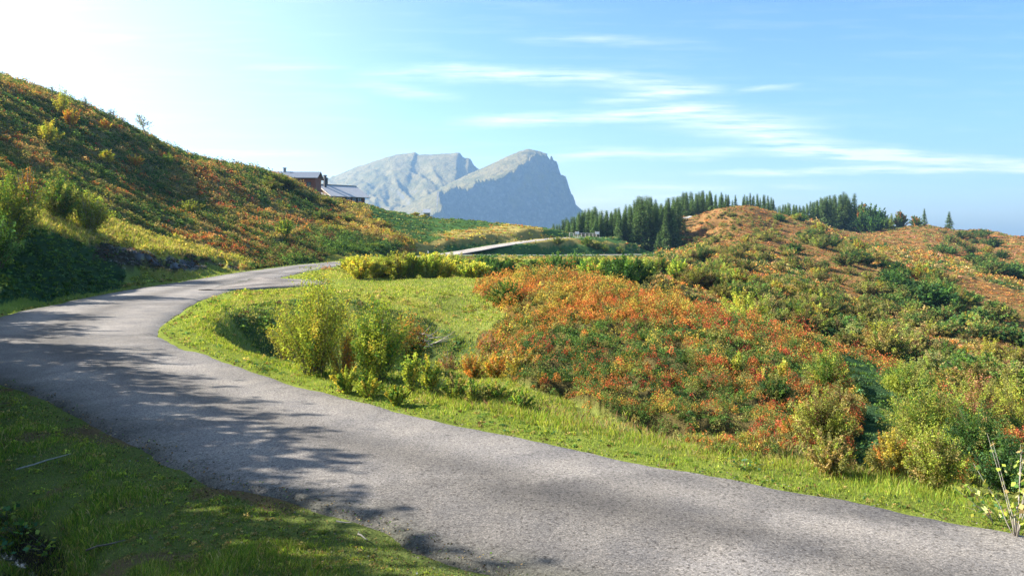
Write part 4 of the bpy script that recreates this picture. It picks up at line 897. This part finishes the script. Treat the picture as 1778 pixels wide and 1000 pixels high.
# ------------------------------------------------------------------ heath cover (low shrubs nobody could count)
def heath_points(n, seed, y0, y1, px0, px1, zs, dmin=.9):
    r = np.random.default_rng(seed); px = r.uniform(px0, px1, n); Y = np.exp(r.uniform(math.log(y0), math.log(y1), n)); x = PX(px, Y); z = H(x, Y)
    zn = zones(x, Y, z); m = np.isin(zn, [ZI[q] for q in zs]); d, _ = road_dist(x, Y); m &= d > dmin
    return x[m], Y[m], z[m], zn[m]
def cover(name, n, seed, y0, y1, px0, px1, zs, crad, per, lsz, mat, hk=.6, indep=False, dmin=.9):
    """domes of leaves, one palette colour per dome with a second one at its tips"""
    x, y, z, zn = heath_points(n, seed, y0, y1, px0, px1, zs, dmin); r = np.random.default_rng(seed + 1); m = len(x)
    if not m: return
    cl = fbm(x, y, 5 + y.mean() * .05, seed, 4); cl2 = fbm(x, y, 1.2 + y.mean() * .02, seed + 9, 3)
    col = np.zeros((m, 3))
    for nm in zs:
        k = np.where(zn == ZI[nm])[0]
        if not len(k) or nm not in PAL: continue
        w = np.cumsum([a for a, b in PAL[nm]]); w = w / w[-1]
        # position along the palette follows smooth noise: neighbours share a colour
        bias = np.clip((CX + FPX * x[k] / y[k] - 1080) / 300, -.8, 1) * .2 if nm == 'mound' else 0
        sel = np.clip(bias + (cl[k] - .5) * 2.6 + .5 + (cl2[k] - .5) * 1.3 + r.normal(size=len(k)) * .17, 0, 1); sel = np.clip(np.where(sel >= 1, r.random(len(k)), np.where(sel <= 0, r.random(len(k)), sel)), 0, .9999)
        if indep: sel = r.random(len(k))
        col[k] = np.array([C[b] if isinstance(b, str) else b for a, b in PAL[nm]])[np.minimum(np.searchsorted(w, sel), len(w) - 1)]
    rad = crad * y * r.uniform(.5, 1.35, m) * (.75 + .6 * cl2)
    tall = rad * hk * r.uniform(.6, 1.5, m)
    ph = r.uniform(0, 6.283, (m, per)); q = np.sqrt(r.uniform(0, 1, (m, per)))
    P = np.stack([x[:, None] + rad[:, None] * q * np.cos(ph), y[:, None] + rad[:, None] * q * np.sin(ph), z[:, None] + tall[:, None] * (1 - q ** 2.2) * r.uniform(.35, 1.1, (m, per)) + rad[:, None] * .05], -1)
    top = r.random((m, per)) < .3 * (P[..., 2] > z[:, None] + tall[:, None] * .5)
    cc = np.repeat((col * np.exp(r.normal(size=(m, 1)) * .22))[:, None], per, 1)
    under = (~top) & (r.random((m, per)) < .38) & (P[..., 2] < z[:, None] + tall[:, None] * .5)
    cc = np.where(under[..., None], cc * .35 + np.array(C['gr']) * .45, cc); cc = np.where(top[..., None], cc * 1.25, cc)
    V, c = leaf_quads(P.reshape(-1, 3), np.repeat(lsz * y, per) * r.uniform(.6, 1.4, m * per), cc.reshape(-1, 3), r, .62, .6)
    return tag(quad_obj(name, V, c, mat), kind='stuff')
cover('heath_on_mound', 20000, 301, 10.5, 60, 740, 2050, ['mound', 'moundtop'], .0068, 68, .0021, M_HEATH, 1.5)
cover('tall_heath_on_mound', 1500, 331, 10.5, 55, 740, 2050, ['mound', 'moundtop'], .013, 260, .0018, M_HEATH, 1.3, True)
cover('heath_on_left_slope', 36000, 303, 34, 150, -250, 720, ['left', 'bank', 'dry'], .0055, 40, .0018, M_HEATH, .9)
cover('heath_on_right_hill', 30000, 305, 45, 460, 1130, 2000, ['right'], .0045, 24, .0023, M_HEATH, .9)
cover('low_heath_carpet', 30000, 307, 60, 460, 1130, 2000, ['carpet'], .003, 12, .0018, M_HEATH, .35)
cover('dry_grass_cover', 7000, 309, 60, 260, 540, 1200, ['dry', 'meadow', 'bank', 'grass'], .0035, 12, .0022, M_HEATH, .35)
cover('weeds_on_left_bank', 16000, 313, 25, 70, -300, 480, ['weeds', 'bank', 'rock', 'slope'], .0045, 24, .0026, M_HEATH, .55)
cover('verge_weeds', 5200, 341, 7, 40, 280, 1950, ['verge', 'grass'], .005, 26, .0026, M_LEAF, .6, True, .12)
cover('ditch_weeds', 1500, 343, 3.8, 15, -150, 1000, ['verge', 'grass', 'dry'], .007, 26, .003, M_LEAF, .6, True, .1)
cover('weeds_at_bank_foot', 6000, 315, 27, 62, -300, 300, ['grass', 'dry'], .0045, 24, .0024, M_HEATH, .45)
cover('bank_weeds', 6500, 311, 10, 60, -250, 1600, ['weeds', 'shade'], .007, 26, .0034, M_HEATH, .5)
# ------------------------------------------------------------------ grass
def blades(name, n, seed, y0, y1, px0, px1, test, hgt, wid, cols, w):
    r = np.random.default_rng(seed); px = r.uniform(px0, px1, n); Y = np.exp(r.uniform(math.log(y0), math.log(y1), n)); x = PX(px, Y)
    cl = fbm(x, Y, .55, seed, 3); z = H(x, Y); zn = zones(x, Y, z); d, _ = road_dist(x, Y)
    hv = test(x, Y, zn, d, cl); m = hv > 0; x, Y, z, hv, cl = x[m], Y[m], z[m], hv[m], cl[m]; n = len(x)
    if not n: return
    ang = r.uniform(0, 6.283, n); hh = hgt * hv * np.clip(np.exp(r.normal(size=n) * .48), .3, 2.1); ww = wid * Y * r.uniform(.7, 1.4, n) / 8
    bend = hh * r.uniform(.1, .8, n); ba = r.uniform(0, 6.283, n)
    a = np.stack([np.cos(ang) * ww, np.sin(ang) * ww, 0 * ww], 1); b = np.stack([x, Y, z - .01], 1)
    mid = b + np.stack([np.cos(ba) * bend * .35, np.sin(ba) * bend * .35, hh * .6], 1); tip = b + np.stack([np.cos(ba) * bend, np.sin(ba) * bend, hh], 1)
    V = np.stack([b - a, b + a, mid + a * .6, tip, mid - a * .6], 1).reshape(-1, 3)
    cc = palette(cols, w, n, r) * np.exp(r.normal(size=(n, 1)) * .22) * (.7 + .6 * cl[:, None]); 
    return tag(mesh_np(name, V, np.arange(n * 5).reshape(n, 5), M_GRASS, np.repeat(np.clip(cc, 0, .8), 5, 0)), kind='stuff')
LG, DG, YG_, DRY = (.19, .29, .045), (.085, .16, .03), (.32, .36, .06), (.42, .36, .18)
camside = lambda x, y: (x + y * 1.25 < 9.2) & (y < 17)
blades('grass_by_the_ditch', 520000, 401, 3.4, 17, -150, 1000, lambda x, y, zn, d, cl: np.where((d > -.05 + (cl < .5) * .2) & camside(x, y), .32 + sstep(.4, .75, cl) * 1.0 * sstep(0, 1.2, d), 0), .058, .0026, [LG, (.1, .18, .03), YG_, DRY, (.2, .13, .07)], [3, 3.5, 2, 1.2, .6])
blades('verge_grass', 300000, 403, 7.5, 34, 240, 2000, lambda x, y, zn, d, cl: np.where((d > 0.0) & (d < 1.5) & ~camside(x, y), np.maximum(.5, 1.3 * cl - .1) + sstep(.4, 1.3, d) * cl * 1.2, 0), .065, .0028, [LG, YG_, DG, DRY], [4, 4.5, .6, .5])
blades('mown_grass', 260000, 405, 12, 60, 240, 1000, lambda x, y, zn, d, cl: np.where((np.isin(zn, [ZI['grass'], ZI['shade']])) & (d > .8), .4 + .9 * cl, 0), .075, .0030, [LG, YG_, DRY, DG], [3, 3.2, 2.4, 1.4])
blades('tall_grass_on_bank', 240000, 407, 28, 75, -200, 470, lambda x, y, zn, d, cl: np.where(np.isin(zn, [ZI['slope']]) & (d > .5), .8 + cl, 0), .16, .0030, [YG_, DRY, LG, (.42, .36, .08)], [3, 3, 1.5, 3])
blades('grass_at_road_foot', 60000, 409, 26, 130, -100, 1200, lambda x, y, zn, d, cl: np.where((d > .0) & (d < 1.4) & ~camside(x, y), .6 + cl, 0), .07, .0022, [LG, YG_, DRY], [3, 4, 1.5])
blades('tall_grass_under_mound', 90000, 411, 10, 26, 700, 1900, lambda x, y, zn, d, cl: np.where((d > 1.0) & (d < 2.4) & ~camside(x, y), .5 + cl, 0), .075, .0026, [LG, YG_, DRY, 'pk', 'br'], [2, 2, 3, 1.2, 1])
def litter(n, seed):
    r = np.random.default_rng(seed); px = r.uniform(-150, 2000, n); Y = np.exp(r.uniform(math.log(4), math.log(60), n)); x = PX(px, Y); d, z = road_dist(x, Y); cs_ = camside(x, Y)
    m = (d > np.where(cs_, -.5, -.22) * r.random(n) ** 1.5) & (d < np.where(cs_, 2.2, .5) * r.random(n)); x, Y, d, z = x[m], Y[m], d[m], z[m]; n = len(x)
    zz = np.maximum(H(x, Y), np.where(d < 0, z + .012, -99)) + .012
    V, c = leaf_quads(np.stack([x, Y, zz], 1), .0032 * Y * r.uniform(.5, 1.3, n), palette([(.05, .045, .03), (.16, .1, .05), 'gr', (.2, .19, .17), 'tn'], [5, 3, 3, 2, 1.2], n, r), r, .7, 2.5)
    tag(quad_obj('leaf_litter', V, c, M_GRASS), kind='stuff')
litter(150000, 451)
# ------------------------------------------------------------------ buildings
def local(root): return root
def chalet_main():
    Y = 176; x = PX(556, Y); root = empty('chalet', (x, Y, pz(349, Y) - .9), R(-42), 'wooden mountain chalet with a wide grey roof and two chimneys, right of the other building', 'chalet')
    # local x = ridge direction (away to the right after rotation), local -y = the slope that faces the road
    L, Wd, eh, rh = 9.4, 5.9, 2.1, 4.75       # half width Wd
    root.rotation_euler = (0, 0, R(48))
    mb = MB(); w = Wd - .9
    prof = [(-w, -3), (w, -3), (w, eh), (0, rh - .25), (-w, eh)]
    n = 5; vs = [(0, a, b) for a, b in prof] + [(L, a, b) for a, b in prof]
    mb.add(vs, [(4, 3, 2, 1, 0), (5, 6, 7, 8, 9)] + [(i, (i + 1) % n, n + (i + 1) % n, n + i) for i in range(n)])
    mb.build('wall', M_WOOD, root)
    rf = MB(); sl = (rh - eh + .35) / Wd
    for s in (-1, 1):
        p = [(-1.0, 0, rh + .12), (L + 1.1, 0, rh + .12), (L + 1.1, s * Wd, rh + .12 - sl * Wd), (-1.0, s * Wd, rh + .12 - sl * Wd)]
        if s > 0: p = p[::-1]
        rf.slab(p[::-1], .16)
    roof = rf.build('roof', M_ROOF, root)
    fl = MB(); fl.box((L / 2, 0, rh + .17), (L + 2.1, .3, .1)); fl.build('ridge_cap', M_DARKMETAL, roof)
    vb = MB()
    for s in (-1, 1): vb.tube([(-1.05, 0, rh + .05), (-1.05, s * Wd, rh + .05 - sl * Wd)], .14, 4)
    vb.build('verge_board', M_RAIL, root)
    for (cx, cy, ch, wd) in ((.6, -1.1, 2.0, .55), (1.7, .2, 1.5, .7)):
        c = MB(); c.box((cx, cy, rh - .3 + ch / 2), (wd, wd, ch + .8)); o = c.build('chimney', M_DARKMETAL, root, .03)
        c = MB(); c.box((cx, cy, rh + ch + .15), (wd * 1.4, wd * 1.4, .12)); c.box((cx, cy, rh + ch + .32), (wd * 1.1, wd * 1.1, .08)); c.build('chimney_cap', M_DARKMETAL, o)
    for wx in (4.6, 6.2, 7.8):
        f = MB(); 
        for a in (-.6, .6): f.box((wx + a, -w - .05, 1.2), (.1, .1, 1.5))
        for a in (.48, 1.94): f.box((wx, -w - .05, a), (1.3, .1, .1))
        f.box((wx, -w - .05, 1.2), (.06, .06, 1.36)); fo = f.build('window', M_DARKMETAL, root)
        gq = MB(); gq.box((wx, -w - .02, 1.2), (1.1, .03, 1.36)); gq.build('pane', M_GLASS, fo)
    for wy in (-2.6, 0, 2.6):
        f = MB(); f.box((-.03, wy, 1.0), (.06, 1.0, 1.3)); fo = f.build('shutter', M_REDWOOD, root)
    # lean-to on the near gable side with its own bright roof
    lt = MB(); lt.box((-2.1, -1.9, .3), (3.6, 5.2, 3.6)); lt.build('lean_to_wall', M_REDWOOD, root)
    lr_ = MB(); lr_.slab([(-4.3, .9, 3.35), (-4.3, -5.3, 1.5), (-.05, -5.3, 1.6), (-.05, .9, 3.45)], .14); lr_.build('lean_to_roof', M_METALROOF, root)
chalet_main()
def chalet_low():
    Y = 166; x = PX(517, Y); root = empty('barn', (x, Y, pz(338, Y) + .8), R(3), 'long low wooden building with a blue-grey roof, half hidden by bushes left of the chalet', 'building')
    L, Wd = 9.2, 3.6; mb = MB(); prof = [(-Wd + .5, -2), (Wd - .5, -2), (Wd - .5, 2.6), (0, 3.9), (-Wd + .5, 2.6)]
    vs = [(-L / 2, a, b) for a, b in prof] + [(L / 2, a, b) for a, b in prof]
    mb.add(vs, [(4, 3, 2, 1, 0), (5, 6, 7, 8, 9)] + [(i, (i + 1) % 5, 5 + (i + 1) % 5, 5 + i) for i in range(5)]); mb.build('wall', M_REDWOOD, root)
    rf = MB()
    for s in (-1, 1):
        p = [(-L / 2 - .5, 0, 4.25), (L / 2 + .6, 0, 4.25), (L / 2 + .6, s * Wd, 2.65), (-L / 2 - .5, s * Wd, 2.65)]
        rf.slab(p if s > 0 else p[::-1], -.14 if s > 0 else -.14)
    rf.build('roof', M_DARKROOF, root)
    c = MB(); c.box((-2.9, 0, 4.6), (.5, .5, 1.1)); o = c.build('chimney', M_STONE, root); c = MB(); c.box((-2.9, 0, 5.2), (.75, .75, .1)); c.build('chimney_cap', M_DARKMETAL, o)
    for wx in (1.2, 3.2):
        f = MB(); f.box((wx, -Wd + .46, 1.3), (.9, .08, 1.1)); fo = f.build('window', M_DARKMETAL, root); q = MB(); q.box((wx, -Wd + .41, 1.3), (.74, .03, .94)); q.build('pane', M_GLASS, fo)
chalet_low()
def hut():
    ys_ = np.linspace(160, 235, 120); Y = float(ys_[(H(PX(741, ys_), ys_) / ys_).argmax()]); x = PX(741, Y); root = empty('hut', (x, Y, H(x, Y)[0] - .02), R(8), 'tiny hut with a pale pitched roof on the crest of the green meadow', 'hut'); s = 1.0
    mb = MB(); pr = [(-.8, -.4), (.8, -.4), (.8, 1.3), (0, 1.95), (-.8, 1.3)]; vs = [(-.85, a, b) for a, b in pr] + [(.85, a, b) for a, b in pr]
    mb.add(vs, [(4, 3, 2, 1, 0), (5, 6, 7, 8, 9)] + [(i, (i + 1) % 5, 5 + (i + 1) % 5, 5 + i) for i in range(5)]); mb.build('wall', M_STONE, root)
    rf = MB()
    for q in (-1, 1):
        p = [(-1.05, 0, 2.12), (1.05, 0, 2.12), (1.05, q * 1.15, 1.12), (-1.05, q * 1.15, 1.12)]; rf.slab(p if q > 0 else p[::-1], -.1)
    rf.build('roof', M_METALROOF, root)
    d = MB(); d.box((.86, 0, .55), (.04, .7, 1.3)); d.build('door', M_DARKMETAL, root)
hut()
for i, (px, dy_, h, w) in enumerate([(722, -1, 1.1, 2.4), (736, -5, .8, 2.0)]):
    ys_ = np.linspace(160, 235, 120); Y = float(ys_[(H(PX(px, ys_), ys_) / ys_).argmax()]) + dy_
    plant('he', PX(px, Y), Y, h, w, ['yellow bush on the meadow crest, left of the tiny hut', 'low yellow bush right in front of the tiny hut'][i], 'bush', None, 'bush', tint=.03)
# bushes round the buildings
for i, (px, py, h, w, k) in enumerate([(478, 322, 2.2, 4, 'hb'), (492, 326, 2.4, 4, 'ha'), (503, 330, 1.6, 3.4, 'hc'), (516, 344, 1.2, 3.4, 'ha'), (470, 330, 1.6, 4, 'hb'), (535, 352, 1.6, 3.6, 'ha'), (560, 352, 1.3, 3.6, 'hb'), (590, 356, 1.4, 3.6, 'hc'), (620, 362, 1.2, 3.4, 'hb'), (575, 362, 1.5, 3.4, 'ha'), (655, 398, 1.6, 3.6, 'hc'), (668, 400, 1.6, 3.6, 'hc'), (600, 385, 1.6, 4, 'hb'), (560, 385, 1.6, 4, 'ha')]):
    h_ = hit(px, py, 100)
    if h_ is not None: plant(k, h_[0], h_[1], h, w, 'green and brown bush on the slope just below the wooden buildings', 'bush', 'bushes below the wooden buildings', 'bush')
# ------------------------------------------------------------------ railing, sign, posts at the far road
def railing():
    Y = 219; a = np.array([PX(989, 212), 212]); b = np.array([PX(1036, 224), 224]); z = -2.0
    root = empty('wooden_railing', (a[0], a[1], H(*a)[0]), 0, 'pale wooden railing at the end of the upper far road', 'railing')
    z0 = root.location.z; B = Vector((b[0] - a[0], b[1] - a[1], H(*b)[0] - z0)); n = 8
    for i in range(n):
        p = B * (i / (n - 1)); m = MB(); m.box((p.x, p.y, p.z + .55), (.24, .24, 1.5)); m.build('post', M_RAIL, root)
    m = MB(); m.tube([(0, 0, 1.28), tuple(B + Vector((0, 0, 1.28)))], .11, 6); m.build('rail', M_RAIL, root)
    m = MB(); m.tube([(0, 0, .7), tuple(B + Vector((0, 0, .7)))], .07, 6); m.build('rail', M_RAIL, root)
railing()
def board(px, Y, w, h, lab):
    x = PX(px, Y); root = empty('information_board', (x, Y, H(x, Y)[0]), 0, lab, 'board')
    for s in (-1, 1): m = MB(); m.box((s * w / 2, 0, h / 2), (.1, .1, h)); m.build('post', M_RAIL, root)
    m = MB(); m.box((0, -.07, h * .72), (w, .04, h * .4)); m.build('panel', M_WHITE, root)
board(1002, 214.5, 1.1, 1.9, 'small pale board on two posts at the left part of the wooden railing')
board(1037, 223, 1.2, 2.0, 'pale board on two posts at the right end of the wooden railing')
def post(px, Y, h, name, lab, cat, r=.05, tip=.25):
    x = PX(px, Y); root = empty(name, (x, Y, H(x, Y)[0]), 0, lab, cat)
    m = MB(); m.tube([(0, 0, -.1), (0, 0, h * (1 - tip))], r, 7); m.build('pole', M_DARKMETAL, root); m = MB(); m.tube([(0, 0, h * (1 - tip)), (0, 0, h)], r * 1.6, 7); m.build('reflector', M_WHITE, root)
post(743.5, 108.5, .95, 'marker_post', 'thin dark marker post with a white tip beside the far road', 'post', .035, .35)
def white_marker():
    Y = 236; x = PX(1177.5, Y); root = empty('marker_stone', (x, Y, H(x, Y)[0]), 0, 'slim white marker standing at the right end of the far road', 'marker')
    m = MB(); m.tube([(0, 0, -.1), (0, 0, .5), (.08, 0, 1.1), (.06, 0, 1.4), (.05, 0, 1.5)], [.17, .24, .3, .22, .05], 8); m.build('body', M_WHITE, root, smooth=True)
white_marker()
# ------------------------------------------------------------------ small things near by
def branch_pile():
    Y = 29.5; x = PX(727, Y); root = empty('branch_pile', (x, Y, H(x, Y)[0]), 0, 'pile of pale dead branches on the rim of the hollow', 'branch pile'); r = random.Random(4)
    for k in range(26):
        a = (r.uniform(-.8, .8), r.uniform(-.5, .5), r.uniform(.0, .25)); an = r.uniform(-.6, .6) + (math.pi if r.random() < .5 else 0) ; l = r.uniform(.5, 1.3)
        b = (a[0] + math.cos(an) * l, a[1] + r.uniform(-.4, .4), a[2] + r.uniform(-.1, .7)); m_ = tuple((a[i] + b[i]) / 2 + r.uniform(-.06, .06) for i in range(3))
        m = MB(); m.tube([a, m_, b], [.022, .016, .006], 5); m.build('branch', M_TWIG, root, smooth=True)
branch_pile()
def stick(px, py, L, ang, r, lab, mat=None, lift=.03):
    h_ = hit(px, py); m = MB(); rn = random.Random(int(px)); pts = [(math.cos(ang) * L * k, math.sin(ang) * L * k, lift + rn.uniform(0, .02) + .0) for k in (0, .3, .55, .8, 1)]
    pts = [(p[0], p[1] + rn.uniform(-.02, .02) * L, H(h_[0] + p[0], h_[1] + p[1])[0] - h_[2] + p[2] + .02) for p in pts]
    m.tube(pts, [r, r * .9, r * .8, r * .6, r * .3], 6)
    o = m.build('stick', mat or M_TWIG, None, smooth=True); o.location = h_; tag(o, lab, 'stick')
stick(28, 824, .7, R(55), .012, 'long pale stick lying in the grass near the left edge', lift=.05)
stick(584, 914, .2, R(-10), .009, 'short pale twig on the road edge, left one of two')
stick(622, 936, .22, R(-52), .009, 'short pale forked twig on the road edge, right one of two')
stick(150, 968, .4, R(2), .012, 'dark thin stick across the muddy grass at the bottom left', M_BARK)
def ragged_disc(name, px, py, rx, ry, mat, dz, seed, n=28, lab=None, kind=None, cat=None):
    h_ = hit(px, py); r = random.Random(seed); vs = [(0, 0, 0)]; 
    for k in range(n):
        a = 2 * math.pi * k / n; q = r.uniform(.7, 1.15); vs.append((math.cos(a) * rx * q, math.sin(a) * ry * q, 0))
    m = MB(); m.add(vs, [(0, k + 1, (k + 1) % n + 1) for k in range(n)]); o = m.build(name, mat); o.location = (h_[0], h_[1], h_[2] + dz); return tag(o, lab, cat, None, kind)
M_WATER = newmat('ditch_water'); g = NG(M_WATER)
nb = g.n('ShaderNodeBump', {'Strength': .15, 'Distance': .01, 'Height': g.noise(14, 3, g.n('ShaderNodeTexCoord').outputs['Object'])})
g.n('ShaderNodeOutputMaterial', {0: g.n('ShaderNodeBsdfPrincipled', {'Base Color': (.02, .022, .02, 1), 'Roughness': .04, 'Specular IOR Level': .8, 'Normal': nb.outputs[0]}).outputs[0]})
def ditch_water():
    r = random.Random(8); pts = []; P_ = catmull([tuple(p) + (0,) for p in DITCH], lambda p, q: 8); nn = np.gradient(P_[:, :2], axis=0); nn /= np.linalg.norm(nn, axis=1)[:, None]; nn = np.stack([-nn[:, 1], nn[:, 0]], 1)
    w = .17; Lp = P_[:, :2] + nn * w; Rp = P_[:, :2] - nn * w; zc = H(P_[:, 0], P_[:, 1]); zc = np.minimum(np.convolve(np.pad(zc, 4, 'edge'), np.ones(9) / 9, 'valid'), zc + .06) + .01
    V = np.stack([np.c_[Lp, zc], np.c_[Rp, zc]], 1).reshape(-1, 3); n = len(P_); ii = np.arange(n - 1) * 2
    tag(mesh_np('water', V, np.stack([ii, ii + 1, ii + 3, ii + 2], 1), M_WATER), kind='structure')
ditch_water()
# big-leaved weeds by the ditch and on the verge
for i, (px, py, n, s_) in enumerate([(40, 930, 70, .07), (-10, 960, 70, .07), (90, 960, 60, .06), (15, 900, 60, .06), (455, 642, 60, .07), (1735, 905, 60, .06), (1290, 815, 60, .05)]):
    h_ = hit(px, py); r = np.random.default_rng(500 + i); 
    P = np.stack([r.normal(size=n) * .16, r.normal(size=n) * .13, np.abs(r.normal(size=n)) * .06 + .05], 1)
    V, c = leaf_quads(P, s_ * r.uniform(.7, 1.3, n), palette(['gr', 'bg', 'yg'], [3, 3, 2], n, r), r, .75, 1.6)
    o = empty('weed_clump', h_); quad_obj('foliage', V, c, M_LEAF, o); stems([[np.array([p[0] * .3, p[1] * .3, -.02]), p * .6 + np.array([0, 0, .01]), p] for p in P[:20]], .003, M_BARK, o)
    tag(o, ['broad-leaved weed clump by the ditch at the left edge, lower middle one', 'broad-leaved weed clump in the bottom left corner', 'broad-leaved weed clump beside the muddy grass at the bottom left', 'broad-leaved weed clump just under the ditch water', 'bright broad-leaved weed on the inner verge left of the tall shrub', 'bright broad-leaved weed on the verge under the spindly sapling', 'low broad-leaved weed on the verge under the red heath'][i], 'weed')
# ------------------------------------------------------------------ air
def haze():
    mb = MB(); mb.box((0, 2500, 30), (12600, 8000, 1480)); 
    m = newmat('haze_air'); g = NG(m)
    v_ = g.n('ShaderNodeVolumePrincipled', {'Color': (.33, .6, 1.0, 1), 'Density': HAZE_D, 'Anisotropy': .3})
    g.n('ShaderNodeOutputMaterial', {'Volume': v_.outputs[0]})
    o = mb.build('haze', m); tag(o, kind='stuff')
HAZE_D = 1.25e-4
haze()
